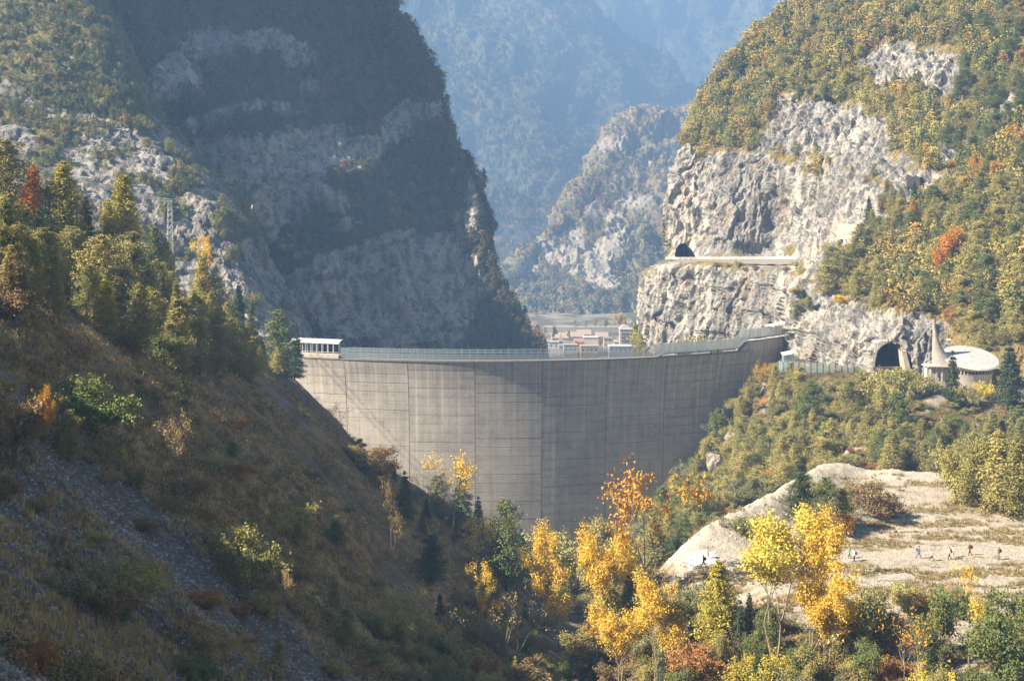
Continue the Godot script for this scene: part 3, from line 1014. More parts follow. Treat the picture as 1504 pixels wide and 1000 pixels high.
func dam_texture() -> ImageTexture:
	# stains on old concrete: lime runs from the crest, dark seepage, mottling; u runs round the arc, v down the face
	var w := 1600
	var h := 512
	var n := FastNoiseLite.new()
	n.seed = 5
	n.frequency = 0.02
	n.fractal_octaves = 4
	var pale := PackedFloat32Array()
	var run := PackedFloat32Array()
	var dark := PackedFloat32Array()
	var drun := PackedFloat32Array()
	pale.resize(w); run.resize(w); dark.resize(w); drun.resize(w)
	var x := 0
	while x < w:
		var wide := rng.randi_range(2, 8)
		var s := rng.randf_range(0.3, 1.0)
		var len := rng.randf_range(0.12, 0.62)
		for k in wide:
			if x + k < w:
				var e := sin(PI * (k + 0.5) / wide)
				pale[x + k] = s * e
				run[x + k] = len * (0.8 + 0.2 * e)
		x += wide + rng.randi_range(4, 26)
	x = 0
	while x < w:
		var wide := rng.randi_range(2, 6)
		var s := rng.randf_range(0.3, 1.0)
		var len := rng.randf_range(0.08, 0.9)
		for k in wide:
			if x + k < w:
				dark[x + k] = s * sin(PI * (k + 0.5) / wide)
				drun[x + k] = len
		x += wide + rng.randi_range(3, 16)
	var d := PackedByteArray()
	d.resize(w * h * 3)
	for j in h:
		var v := float(j) / h
		# a lift line every 2.8 m: grime gathers just below it, in broken pieces
		var lift := fposmod(v * 75.0, 2.8)
		for i in w:
			var a := n.get_noise_2d(i * 1.0, j * 1.4)
			var g := 0.36 + 0.05 * a + 0.05 * n.get_noise_2d(i * 7.0, j * 9.0) + 0.07 * n.get_noise_2d(i * 0.25 + 300.0, j * 0.5) + 0.05 * n.get_noise_2d(i * 2.5, j * 0.25 + 700.0)
			g += 0.18 * pale[i] * (1.0 - smooth(run[i] * 0.35, run[i], v + 0.05 * a)) * (0.75 + 0.5 * n.get_noise_2d(i * 3.0, j * 0.5))
			g -= 0.09 * dark[i] * (1.0 - smooth(drun[i] * 0.6, drun[i], v)) * (0.6 + n.get_noise_2d(i * 2.0 + 500.0, j * 0.6))
			if lift < 0.32 and n.get_noise_2d(i * 1.6, floor(v * 75.0 / 2.8) * 60.0) > -0.02:
				g -= 0.055
			if lift > 2.2 and n.get_noise_2d(i * 5.0 + 900.0, floor(v * 75.0 / 2.8) * 60.0) > 0.32:
				g -= 0.07
			var q := Color(g * 1.045, g * 0.985, g * 0.905).linear_to_srgb()
			var k := (j * w + i) * 3
			d[k] = clampi(int(q.r * 255.0), 0, 255)
			d[k + 1] = clampi(int(q.g * 255.0), 0, 255)
			d[k + 2] = clampi(int(q.b * 255.0), 0, 255)
	return ImageTexture.create_from_image(Image.create_from_data(w, h, false, Image.FORMAT_RGB8, d))

const DAM_P0 := -32.0
const DAM_P1 := 60.0

func dam_uv(phi: float, y: float) -> Vector2:
	return Vector2((rad_to_deg(phi) - DAM_P0) / (DAM_P1 - DAM_P0), (CREST + 3.4 - y) / 75.0)

func dam_sheet(b: Buf, p0: float, p1: float, y0: float, y1: float, out: float, segs: int, rows := 1):
	for r in rows:
		var ya := lerpf(y0, y1, float(r) / rows)
		var yb := lerpf(y0, y1, float(r + 1) / rows)
		for s in segs:
			var a := lerpf(p0, p1, float(s) / segs)
			var c := lerpf(p0, p1, float(s + 1) / segs)
			var q := [dam_p(a, yb, out), dam_p(c, yb, out), dam_p(c, ya, out), dam_p(a, ya, out)]
			b.quad(q[0], q[3], q[2], q[1])
			var u := [dam_uv(a, yb), dam_uv(c, yb), dam_uv(c, ya), dam_uv(a, ya)]
			for e in [0, 3, 2, 0, 2, 1]:
				b.uv.append(u[e])

func rim(b: Buf, a: Vector3, c: Vector3, back: Vector3, u: Vector2):
	b.quad(a, c, c + back, a + back)
	for k in 6:
		b.uv.append(u)

func build_dam():
	var concrete := StandardMaterial3D.new()
	concrete.albedo_texture = dam_texture()
	concrete.roughness = 0.95
	concrete.metallic_specular = 0.15
	stage("dam texture")
	var dam := thing("dam", "tall curved concrete arch dam closing the gorge", "dam")
	# the core behind the blocks
	var core := Buf.new()
	dam_sheet(core, deg_to_rad(-32), deg_to_rad(60), -118, CREST - 0.25, -0.35, 60, 16)
	for s in 60:
		var a := deg_to_rad(lerpf(-32, 60, s / 60.0))
		var c := deg_to_rad(lerpf(-32, 60, (s + 1) / 60.0))
		core.quad(dam_p(a, CREST - 0.25, -0.35), dam_p(c, CREST - 0.25, -0.35), dam_p(c, CREST - 0.25, -5.0), dam_p(a, CREST - 0.25, -5.0))
		core.quad(dam_p(a, CREST - 0.25, -5.0), dam_p(c, CREST - 0.25, -5.0), dam_p(c, -118, -9.0), dam_p(a, -118, -9.0))
		for k in 12:
			core.uv.append(dam_uv(a, -60))
	part("core", core.mesh(), concrete, dam)
	# blocks between the upright joints, lift by lift
	var joints := []
	var j := -29.7
	while j < 60.0:
		joints.append(j)
		j += 9.53
	var lifts := 25
	for k in joints.size() - 1:
		for l in lifts:
			var y1 := CREST - l * 2.8 - (1.4 if k % 2 == 1 and l > 0 else 0.0)
			var tall := 4.2 if k % 2 == 1 and l == 0 else 2.8
			var y0 := y1 - tall
			var gap := 0.015 + 0.13 * pow(rng.randf(), 1.6)
			var side := 0.09 / DAM_R
			var p0 := deg_to_rad(joints[k]) + side
			var p1 := deg_to_rad(joints[k + 1]) - side
			# leave out what the hillsides bury
			var mid := dam_p((p0 + p1) * 0.5, y1)
			if ground(dam_p(p0, y1).x, -dam_p(p0, y1).z - 1.0) > y1 + 2.0 and ground(dam_p(p1, y1).x, -dam_p(p1, y1).z - 1.0) > y1 + 2.0:
				continue
			var out := rng.randf_range(-0.03, 0.03)
			var b := Buf.new()
			dam_sheet(b, p0, p1, y0 + gap, y1, out, 5)
			var u := dam_uv(p0, y0)
			for s in 5:
				var a := lerpf(p0, p1, s / 5.0)
				var c := lerpf(p0, p1, (s + 1) / 5.0)
				var q := dam_p(a, y0 + gap, out)
				var e := dam_p(c, y0 + gap, out)
				rim(b, e, q, Vector3(0, 0, -0.4), u)
				rim(b, dam_p(a, y1, out), dam_p(c, y1, out), Vector3(0, 0, -0.4), u)
			rim(b, dam_p(p0, y0 + gap, out), dam_p(p0, y1, out), Vector3(0, 0, -0.4), u)
			rim(b, dam_p(p1, y1, out), dam_p(p1, y0 + gap, out), Vector3(0, 0, -0.4), u)
			part("concrete_block", b.mesh(), concrete, dam)
	# kerb along the crest, and the raised wall at the right-hand end
	var kerb := Buf.new()
	var step := dam_phi(1101)
	var n := 70
	for s in n:
		var a := lerpf(deg_to_rad(-31), step, float(s) / n)
		var c := lerpf(deg_to_rad(-31), step, float(s + 1) / n)
		kerb.quad(dam_p(a, CREST + 0.003, 0.15), dam_p(a, CREST + 0.38, 0.15), dam_p(c, CREST + 0.38, 0.15), dam_p(c, CREST + 0.003, 0.15))
		kerb.quad(dam_p(a, CREST + 0.38, 0.15), dam_p(a, CREST + 0.38, -5.0), dam_p(c, CREST + 0.38, -5.0), dam_p(c, CREST + 0.38, 0.15))
		kerb.quad(dam_p(a, CREST + 0.003, 0.15), dam_p(c, CREST + 0.003, 0.15), dam_p(c, CREST - 0.04, -0.3), dam_p(a, CREST - 0.04, -0.3))
	part("crest_kerb", kerb.mesh(), M.concrete, dam)
	var high := Buf.new()
	dam_sheet(high, step, deg_to_rad(60), CREST + 0.01, CREST + 3.3, 0.04, 14, 2)
	for s in 14:
		var a := lerpf(step, deg_to_rad(60), s / 14.0)
		var c := lerpf(step, deg_to_rad(60), (s + 1) / 14.0)
		rim(high, dam_p(a, CREST + 3.3, 0.04), dam_p(c, CREST + 3.3, 0.04), Vector3(-1.5, 0, -4.5), dam_uv(a, CREST))
	rim(high, dam_p(step, CREST, 0.04), dam_p(step, CREST + 3.3, 0.04), Vector3(-1.5, 0, -4.5), dam_uv(step, CREST))
	part("abutment_wall", high.mesh(), concrete, dam)
	var wedge := Buf.new()
	var wa := dam_phi(1090)
	wedge.tri(dam_p(wa, CREST + 0.39, -0.2), dam_p(step, CREST + 3.1, -0.2), dam_p(step, CREST + 0.39, -0.2))
	wedge.quad(dam_p(wa, CREST + 0.39, -0.2), dam_p(wa, CREST + 0.39, -2.4), dam_p(step, CREST + 3.1, -2.4), dam_p(step, CREST + 3.1, -0.2))
	part("stair_ramp", wedge.mesh(), M.pale_concrete, dam)
	for px in [1003, 1012, 1050, 1060]:
		var ph := dam_phi(px)
		var q := dam_p(ph, CREST + 0.385, -0.6)
		var b := Buf.new()
		b.box(Vector3(-1.0, 0, -0.5), Vector3(1.0, 0.75, 0.5), Color.WHITE, Transform3D(Basis(Vector3.UP, ph), q))
		part("bearing_block", b.mesh(), M.pale_concrete, dam)
	# the open railing on the left half of the crest
	var fence := thing("crest_railing", "long grey steel mesh railing along the left half of the dam crest", "railing")
	var f0 := dam_phi(499)
	var f1 := dam_phi(967)
	var posts := 42
	for k in posts + 1:
		var ph := lerpf(f0, f1, float(k) / posts)
		var q := dam_p(ph, CREST + 0.38, -0.5)
		var b := Buf.new()
		b.tube([q, q + Vector3(0, 3.5, 0), q + Vector3(0, 4.0 if k % 2 == 0 else 3.6, 0)], [0.055, 0.055, 0.04], 5)
		part("post", b.mesh(), M.rail, fence)
		if k < posts:
			var ph2 := lerpf(f0, f1, float(k + 1) / posts)
			var e := dam_p(ph2, CREST + 0.38, -0.5)
			var s := Buf.new()
			s.quad(q + Vector3(0, 0.25, 0.07), q + Vector3(0, 3.45, 0.07), e + Vector3(0, 3.45, 0.07), e + Vector3(0, 0.25, 0.07))
			part("mesh_panel", s.mesh(), M.mesh, fence)
	for h in [0.7, 1.25, 1.8, 2.4]:
		var pts := []
		var rads := []
		for k in posts + 1:
			var ph := lerpf(f0, f1, float(k) / posts)
			pts.append(dam_p(ph, CREST + 0.38 + h, -0.36))
			rads.append(0.06)
		var b := Buf.new()
		b.tube(pts, rads, 4)
		part("rail", b.mesh(), M.rail, fence)
	var back_fence := thing("crest_railing", "second mesh railing along the downstream edge of the dam crest", "railing")
	for k in posts + 1:
		var ph := lerpf(f0, f1, float(k) / posts)
		var q := dam_p(ph, CREST + 0.38, -4.6)
		var b := Buf.new()
		b.tube([q, q + Vector3(0, 3.3, 0)], [0.05, 0.05], 4)
		part("post", b.mesh(), M.rail, back_fence)
	for h in [0.6, 1.2, 3.1]:
		var pts := []
		var rads := []
		for k in posts + 1:
			pts.append(dam_p(lerpf(f0, f1, float(k) / posts), CREST + 0.38 + h, -4.6))
			rads.append(0.05)
		var b := Buf.new()
		b.tube(pts, rads, 4)
		part("rail", b.mesh(), M.rail, back_fence)
	# the glazed walkway that climbs to the right-hand abutment
	var walk := thing("glazed_walkway", "pale blue glazed walkway stepping up along the right half of the dam crest", "walkway")
	var g0 := dam_phi(969)
	var g1 := dam_phi(1168)
	var panes := 34
	var deck := func(ph: float) -> float:
		return CREST + 0.39 + 1.0 * smooth(dam_phi(969), dam_phi(979), ph) + 2.9 * smooth(dam_phi(1086), dam_phi(1102), ph)
	for k in panes:
		var a := lerpf(g0, g1, float(k) / panes)
		var c := lerpf(g0, g1, float(k + 1) / panes)
		var qa := dam_p(a, 0, -0.55)
		var qc := dam_p(c, 0, -0.55)
		qa = Vector3(dam_p(a, CREST, -0.55).x, deck.call(a), dam_p(a, CREST, -0.55).z)
		qc = Vector3(dam_p(c, CREST, -0.55).x, deck.call(c), dam_p(c, CREST, -0.55).z)
		var u := Vector3(0, 3.15, 0)
		var s := Buf.new()
		s.quad(qa + Vector3(0, 0.22, 0.04), qa + u + Vector3(0, 0, 0.04), qc + u + Vector3(0, 0, 0.04), qc + Vector3(0, 0.22, 0.04))
		part("glass_panel", s.mesh(), M.frost, walk)
		var in_ := Vector3(-sin(a), 0, -cos(a)) * 2.3
		s = Buf.new()
		s.quad(qa + u * 0.98 + in_, qa + Vector3(0, 0.22, 0) + in_, qc + Vector3(0, 0.22, 0) + in_, qc + u * 0.98 + in_)
		part("glass_panel", s.mesh(), M.frost, walk)
		s = Buf.new()
		s.tube([qa + Vector3(0, 0, 0.12), qa + u + Vector3(0, 0.15, 0.12)], [0.075, 0.06], 5)
		part("post", s.mesh(), M.rail, walk)
		s = Buf.new()
		s.quad(qa + Vector3(0, 0.1, 0.1), qc + Vector3(0, 0.1, 0.1), qc + in_ + Vector3(0, 0.1, 0), qa + in_ + Vector3(0, 0.1, 0))
		s.quad(qa + Vector3(0, -0.16, 0.1), qa + Vector3(0, 0.1, 0.1), qc + Vector3(0, 0.1, 0.1), qc + Vector3(0, -0.16, 0.1))
		part("deck_plate", s.mesh(), M.dark_steel, walk)
	for px in [992, 1118, 1128]:
		# hoops standing over the walkway
		var ph := dam_phi(px)
		var q := dam_p(ph, CREST, -1.6)
		q.y = deck.call(ph) + 3.0
		var pts := []
		var rads := []
		for k in 9:
			var w := PI * k / 8.0
			pts.append(q + Vector3(cos(w) * 1.3, sin(w) * 1.0, 0))
			rads.append(0.08)
		var b := Buf.new()
		b.tube(pts, rads, 5)
		part("hoop", b.mesh(), M.white_paint, walk)
	# the roofed end on the right: a row of small vaults
	var roof := thing("walkway_roof", "white roof of small vaults over the right-hand end of the dam walkway", "roof")
	for k in 9:
		var a := lerpf(dam_phi(1136), dam_phi(1174), k / 9.0)
		var c := lerpf(dam_phi(1136), dam_phi(1174), (k + 1) / 9.0)
		var qa := dam_p(a, CREST, 0.3)
		var qc := dam_p(c, CREST, 0.3)
		qa.y = deck.call(a) + 3.25
		qc.y = qa.y
		var in_ := Vector3(-sin(a), 0, -cos(a)) * 3.4
		var b := Buf.new()
		for s in 6:
			var w0 := PI * s / 6.0
			var w1 := PI * (s + 1) / 6.0
			var e0 := qa.lerp(qc, 0.5 - 0.5 * cos(w0)) + Vector3(0, sin(w0) * 0.55, 0)
			var e1 := qa.lerp(qc, 0.5 - 0.5 * cos(w1)) + Vector3(0, sin(w1) * 0.55, 0)
			b.quad(e0, e0 + in_, e1 + in_, e1)
			b.tri(qa.lerp(qc, 0.5), e0, e1)
		b.box(Vector3(-0.05, -3.2, -0.05), Vector3(0.05, 0.0, 0.05), Color.WHITE, Transform3D(Basis(), qa))
		b.quad(qa + Vector3(0, -0.25, 0.02), qa + Vector3(0, 0, 0.02), qc + Vector3(0, 0, 0.02), qc + Vector3(0, -0.25, 0.02))
		part("roof_vault", b.mesh(), M.white_paint, roof)
	# the shelter at the left-hand end
	var sh := thing("shelter", "white steel shelter with translucent ribbed roof at the left end of the dam", "shelter")
	var s0 := dam_phi(425)
	var s1 := dam_phi(497)
	for k in 9:
		var a := lerpf(s0, s1, k / 9.0)
		var c := lerpf(s0, s1, (k + 1) / 9.0)
		var qa := dam_p(a, CREST + 0.38, 0.0)
		var qc := dam_p(c, CREST + 0.38, 0.0)
		qa.y += 1.0
		qc.y += 1.0
		var in_ := Vector3(-sin(a), 0, -cos(a)) * 4.0
		var b := Buf.new()
		b.box(Vector3(-0.1, -1.0, -0.1), Vector3(0.1, 3.6, 0.1), Color.WHITE, Transform3D(Basis(), qa + in_ * 0.04))
		b.box(Vector3(-0.08, -1.0, -0.08), Vector3(0.08, 3.9, 0.08), Color.WHITE, Transform3D(Basis(), qa + in_))
		part("post", b.mesh(), M.white_paint, sh)
		b = Buf.new()
		for s in 4:
			var w0 := s / 4.0
			var w1 := (s + 1) / 4.0
			var up0 := 3.6 + 1.1 * sin(PI * w0 * 0.75)
			var up1 := 3.6 + 1.1 * sin(PI * w1 * 0.75)
			b.quad(qa + in_ * w0 + Vector3(0, up0, 0), qa + in_ * w1 + Vector3(0, up1, 0), qc + in_ * w1 + Vector3(0, up1, 0), qc + in_ * w0 + Vector3(0, up0, 0))
		part("roof_panel", b.mesh(), M.frost, sh)
		b = Buf.new()
		var pts := []
		for s in 5:
			pts.append(qa + in_ * (s / 4.0) + Vector3(0, 3.68 + 1.1 * sin(PI * s / 4.0 * 0.75), 0))
		b.tube(pts, [0.09, 0.09, 0.09, 0.09, 0.09], 4)
		part("rib", b.mesh(), M.white_paint, sh)
		b = Buf.new()
		b.tube([qa + Vector3(0, 3.55, 0.1), qc + Vector3(0, 3.55, 0.1)], [0.13, 0.13], 4)
		b.tube([qa + Vector3(0, 0.2, 0.1), qc + Vector3(0, 0.2, 0.1)], [0.05, 0.05], 4)
		b.tube([qa + Vector3(0, 0.8, 0.1), qc + Vector3(0, 0.8, 0.1)], [0.05, 0.05], 4)
		part("beam", b.mesh(), M.white_paint, sh)
		b = Buf.new()
		b.quad(qa + Vector3(0, -1.0, 0.12), qa + Vector3(0, 0.05, 0.12), qc + Vector3(0, 0.05, 0.12), qc + Vector3(0, -1.0, 0.12))
		b.quad(qa + Vector3(0, 0.05, 0.12), qa + in_ + Vector3(0, 0.05, 0.12), qc + in_ + Vector3(0, 0.05, 0.12), qc + Vector3(0, 0.05, 0.12))
		part("plinth", b.mesh(), M.pale_concrete, sh)

# ---------------------------------------------------------------- people: one skin over a posed skeleton
var poses := {}

func bones(stride: float, swing: float, lean: float) -> Array:
	# from, to, radius there, radius here, which cloth: 0 skin, 1 shirt, 2 trousers, 3 shoes, 4 hair
	var hip := Vector3(0, 0.92, 0)
	var chest := Vector3(lean, 1.38, 0)
	var out := [
		[hip + Vector3(0, 0.02, 0), chest, 0.135, 0.155, 1],
		[chest + Vector3(0, 0.03, -0.15), chest + Vector3(0, 0.03, 0.15), 0.075, 0.075, 1],
		[chest, chest + Vector3(lean * 0.3, 0.14, 0), 0.06, 0.055, 0],
		[chest + Vector3(lean * 0.4, 0.20, 0), chest + Vector3(lean * 0.5 + 0.01, 0.28, 0), 0.085, 0.092, 0],
		[chest + Vector3(lean * 0.5 - 0.03, 0.29, 0), chest + Vector3(lean * 0.5 - 0.01, 0.325, 0), 0.092, 0.085, 4],
		[chest + Vector3(lean * 0.5 + 0.09, 0.235, 0), chest + Vector3(lean * 0.5 + 0.105, 0.22, 0), 0.016, 0.018, 0],
	]
	for s in [-1.0, 1.0]:
		var f: float = stride * s
		var knee := hip + Vector3(f * 0.24 + 0.05, -0.43, s * 0.09)
		var ankle := Vector3(f * 0.52 - (0.06 if f < 0 else -0.02), 0.085 + (0.07 if f < -0.2 else 0.0), s * 0.09)
		out.append([hip + Vector3(0, -0.02, s * 0.085), knee, 0.098, 0.068, 2])
		out.append([knee, ankle, 0.064, 0.045, 2])
		out.append([ankle + Vector3(-0.03, -0.045, 0), ankle + Vector3(0.14, -0.05, 0), 0.042, 0.036, 3])
		var sh := chest + Vector3(0, 0.02, s * 0.2)
		var elbow := sh + Vector3(-f * swing * 0.22, -0.28, s * 0.04)
		var wrist := elbow + Vector3(-f * swing * 0.18 + 0.08, -0.23, 0)
		out.append([sh, elbow, 0.055, 0.043, 1])
		out.append([elbow, wrist, 0.042, 0.032, 1])
		out.append([wrist, wrist + Vector3(0.02, -0.09, 0), 0.034, 0.028, 0])
		out.append([wrist + Vector3(0.02, -0.02, 0), wrist + Vector3(0.06, -0.06, 0), 0.014, 0.012, 0])
	return out

func capsule(p: Vector3, b: Array) -> float:
	var ab: Vector3 = b[1] - b[0]
	var t := clampf((p - b[0]).dot(ab) / ab.length_squared(), 0.0, 1.0)
	return p.distance_to(b[0] + ab * t) - lerpf(b[2], b[3], t)

func skin(list: Array, cell: float) -> Array:
	# surface nets: one vertex in each cell the surface crosses
	var lo := Vector3(-0.62, -0.02, -0.36)
	var nx := int(1.24 / cell) + 1
	var ny := int(1.86 / cell) + 1
	var nz := int(0.72 / cell) + 1
	var f := PackedFloat32Array()
	f.resize(nx * ny * nz)
	f.fill(1.0)
	for b in list:
		var r: float = maxf(b[2], b[3]) + 0.09
		var mn: Vector3 = (b[0].min(b[1]) - Vector3.ONE * r - lo) / cell
		var mx: Vector3 = (b[0].max(b[1]) + Vector3.ONE * r - lo) / cell
		for k in range(maxi(0, int(mn.z)), mini(nz, int(mx.z) + 2)):
			for j in range(maxi(0, int(mn.y)), mini(ny, int(mx.y) + 2)):
				for i in range(maxi(0, int(mn.x)), mini(nx, int(mx.x) + 2)):
					var at_ := (k * ny + j) * nx + i
					var d := capsule(lo + Vector3(i, j, k) * cell, b)
					var e := f[at_]
					var h := maxf(0.045 - absf(d - e), 0.0) / 0.045
					f[at_] = minf(d, e) - h * h * 0.045 * 0.25
	var id := {}
	var pts := []
	for k in nz - 1:
		for j in ny - 1:
			for i in nx - 1:
				var sum := Vector3.ZERO
				var cnt := 0
				var c0 := (k * ny + j) * nx + i
				var any_in := false
				var any_out := false
				for q in 8:
					if f[c0 + (q & 1) + ((q >> 1) & 1) * nx + (q >> 2) * nx * ny] < 0.0:
						any_in = true
					else:
						any_out = true
				if not (any_in and any_out):
					continue
				for e in [[0, 1], [2, 3], [4, 5], [6, 7], [0, 2], [1, 3], [4, 6], [5, 7], [0, 4], [1, 5], [2, 6], [3, 7]]:
					var a: int = e[0]
					var b2: int = e[1]
					var fa := f[c0 + (a & 1) + ((a >> 1) & 1) * nx + (a >> 2) * nx * ny]
					var fb := f[c0 + (b2 & 1) + ((b2 >> 1) & 1) * nx + (b2 >> 2) * nx * ny]
					if (fa < 0.0) != (fb < 0.0):
						var t := fa / (fa - fb)
						sum += Vector3(a & 1, (a >> 1) & 1, a >> 2).lerp(Vector3(b2 & 1, (b2 >> 1) & 1, b2 >> 2), t)
						cnt += 1
				id[c0] = pts.size()
				pts.append(lo + (Vector3(i, j, k) + sum / cnt) * cell)
	var quads := []
	for k in range(1, nz - 1):
		for j in range(1, ny - 1):
			for i in range(1, nx - 1):
				var c0 := (k * ny + j) * nx + i
				var in0 := f[c0] < 0.0
				for ax in 3:
					var st: int = [1, nx, nx * ny][ax]
					if in0 == (f[c0 + st] < 0.0):
						continue
					var u: int = [nx, nx * ny, 1][ax]
					var v: int = [nx * ny, 1, nx][ax]
					var q := [c0 - u - v, c0 - v, c0, c0 - u]
					var ok := true
					for e in q:
						ok = ok and id.has(e)
					if ok:
						quads.append([id[q[0]], id[q[1]], id[q[2]], id[q[3]]] if not in0 else [id[q[3]], id[q[2]], id[q[1]], id[q[0]]])
	var own := []
	for p in pts:
		var best := 1e9
		var w := 0
		for b in list:
			var d := capsule(p, b)
			if d < best:
				best = d
				w = b[4]
		own.append(w)
	return [pts, quads, own]

func person(pose: String, where: Vector3, tall: float, facing: float, colors: Array, label: String, group: String, pack := -1):
	if not poses.has(pose):
		poses[pose] = skin({"stride": bones(0.62, 1.0, 0.03), "step": bones(-0.4, 0.8, 0.04), "still": bones(0.06, 0.3, 0.0)}[pose], 0.036)
	var s: Array = poses[pose]
	var o := thing("person", label, "person", where, facing, group)
	o.scale = Vector3.ONE * tall / 1.74
	var st := SurfaceTool.new()
	st.begin(Mesh.PRIMITIVE_TRIANGLES)
	st.set_smooth_group(0)
	for k in s[0].size():
		st.set_color(colors[s[2][k]])
		st.add_vertex(s[0][k])
	for q in s[1]:
		for e in [0, 1, 2, 0, 2, 3]:
			st.add_index(q[e])
	st.generate_normals()
	part("body", st.commit(), M.cloth, o)
	if pack >= 0:
		var b := Buf.new()
		b.box(Vector3(-0.34, 1.02, -0.15), Vector3(-0.13, 1.46, 0.15), colors[5], Transform3D())
		b.box(Vector3(-0.40, 1.05, -0.11), Vector3(-0.34, 1.25, 0.11), colors[5] * 0.8, Transform3D())
		part("backpack", b.mesh(), M.cloth, o)

const SKIN := Color(0.42, 0.26, 0.19)
const HAIR := Color(0.05, 0.035, 0.025)

func build_people():
	var dk := Color(0.03, 0.032, 0.04)
	var jean := Color(0.07, 0.10, 0.18)
	var list := [
		# px, feet py, height, facing (0 = to the right), pose, shirt, trousers, pack colour or null, label
		[1034, 834, 1.75, PI, "stride", dk, dk, Color(0.04, 0.04, 0.05), "person in dark clothes with backpack walking past the white tarpaulin"],
		[1248.5, 821, 1.72, PI, "step", Color(0.10, 0.33, 0.16), jean, null, "person in green top and jeans walking on the gravel path"],
		[1255.5, 825, 1.70, PI, "still", Color(0.72, 0.72, 0.72), dk, Color(0.08, 0.22, 0.55), "person in white top with bright blue backpack beside the green-clad walker"],
		[1350, 821, 1.82, 0.0, "stride", Color(0.17, 0.23, 0.34), Color(0.10, 0.13, 0.2), Color(0.12, 0.24, 0.46), "tall person in blue grey clothes with blue backpack striding right"],
		[1369, 824, 1.5, 0.0, "stride", Color(0.7, 0.68, 0.66), dk, null, "small person in white top and dark trousers walking alone on the path"],
		[1395.5, 822, 1.72, PI, "step", Color(0.5, 0.42, 0.4), dk, Color(0.22, 0.09, 0.06), "person with red brown bag in the middle of the gravel path"],
		[1400.5, 819.5, 1.70, 0.0, "step", Color(0.72, 0.68, 0.6), Color(0.42, 0.38, 0.32), null, "person in pale clothes just behind the one with the red brown bag"],
		[1425.6, 816, 1.72, PI, "step", Color(0.10, 0.035, 0.03), dk, Color(0.20, 0.15, 0.05), "person in dark maroon jacket farthest back on the gravel path"],
		[1467.8, 822, 1.74, PI, "still", Color(0.16, 0.09, 0.06), Color(0.16, 0.18, 0.22), Color(0.10, 0.05, 0.04), "rightmost person in brown jacket with backpack on the gravel path"],
		[1123, 822, 1.4, PI * 0.5, "still", Color(0.5, 0.04, 0.03), dk, null, "person in red top seen through the yellow poplar"],
		[1040, 822, 1.7, 0.4, "still", Color(0.30, 0.28, 0.26), Color(0.2, 0.18, 0.17), null, "person in grey clothes standing at the foot of the pale mound"],
	]
	for a in list:
		var p := onto(a[0], a[1], 150.0, 260.0)
		var cols := [SKIN, a[5], a[6], dk, HAIR, a[7] if a[7] != null else dk]
		person(a[4], p, a[2], a[3], cols, a[8], "walkers on the gravel flat", 0 if a[7] != null else -1)
	var chapel := [
		[1378, 366, Color(0.55, 0.12, 0.13), jean, "visitor in red top behind the boulders at the chapel"],
		[1384, 367, Color(0.70, 0.66, 0.62), dk, "visitor in white top nearest the chapel porch"],
		[1372, 369, Color(0.18, 0.2, 0.3), dk, "visitor in dark blue beside the left corner of the chapel"],
		[1477, 362, Color(0.2, 0.17, 0.35), jean, "visitor in violet jacket on the terrace under the large spruce"],
		[1481, 361, Color(0.62, 0.60, 0.60), dk, "visitor in pale jacket on the terrace under the large spruce"],
		[1492, 362, Color(0.08, 0.08, 0.09), dk, "visitor in black on the terrace at the right edge"],
		[1455, 364, Color(0.14, 0.05, 0.05), dk, "visitor in dark red between chapel and large spruce"],
	]
	for a in chapel:
		person("still", stand(a[0], a[1]), 1.7, rng.randf() * TAU, [SKIN, a[2], a[3], dk, HAIR, dk], a[4], "visitors on the chapel terrace")
	var cave := stand(1294, 403.5)
	person("still", cave, 1.72, 1.2, [SKIN, Color(0.75, 0.16, 0.03), Color(0.7, 0.15, 0.03), dk, HAIR, dk], "worker in orange suit standing at the mouth of the lower tunnel", "people at the tunnel")
	person("still", stand(1289, 402.5), 1.7, -1.0, [SKIN, Color(0.07, 0.13, 0.3), dk, dk, HAIR, dk], "person in blue jacket at the left side of the lower tunnel mouth", "people at the tunnel")
	person("still", stand(1151, 414.0), 1.7, 1.0, [SKIN, Color(0.55, 0.62, 0.10), jean, dk, HAIR, dk], "person in yellow green vest on the railed walkway", "people at the tunnel")

# ---------------------------------------------------------------- chapel, walls, pylons, road
func ring(c: Vector3, rx: float, rz: float, n: int, tilt := Vector2.ZERO) -> Array:
	var out := []
	for k in n:
		var w := TAU * k / n
		out.append(c + Vector3(cos(w) * rx, -sin(w) * tilt.y * -1.0 + cos(w) * tilt.x, -sin(w) * rz))
	return out

func skirt(b: Buf, lo: Array, hi: Array, col := Color.WHITE, from := 0.0, to := 1.0):
	var n := lo.size()
	for k in n:
		if float(k) / n < from or float(k) / n >= to:
			continue
		var q := (k + 1) % n
		b.quad(lo[k], hi[k], hi[q], lo[q], col)

func lump(radius: Vector3, seed_: int, rings_ := 7, sides := 10) -> ArrayMesh:
	var b := Buf.new()
	var pts := []
	for r in rings_ + 1:
		var line := []
		for s in sides:
			var th := PI * r / rings_
			var ph := TAU * s / sides
			var u := Vector3(sin(th) * cos(ph), cos(th), sin(th) * sin(ph))
			var k := 1.0 + 0.35 * n_mid.get_noise_3d(u.x * 22.0 + seed_ * 31.0, u.y * 22.0, u.z * 22.0) + 0.12 * n_mid.get_noise_3d(u.x * 70.0 + seed_ * 31.0, u.y * 70.0, u.z * 70.0)
			line.append(u * k * radius)
		pts.append(line)
	for r in rings_:
		for s in sides:
			b.quad(pts[r][s], pts[r][(s + 1) % sides], pts[r + 1][(s + 1) % sides], pts[r + 1][s])
	return b.mesh()

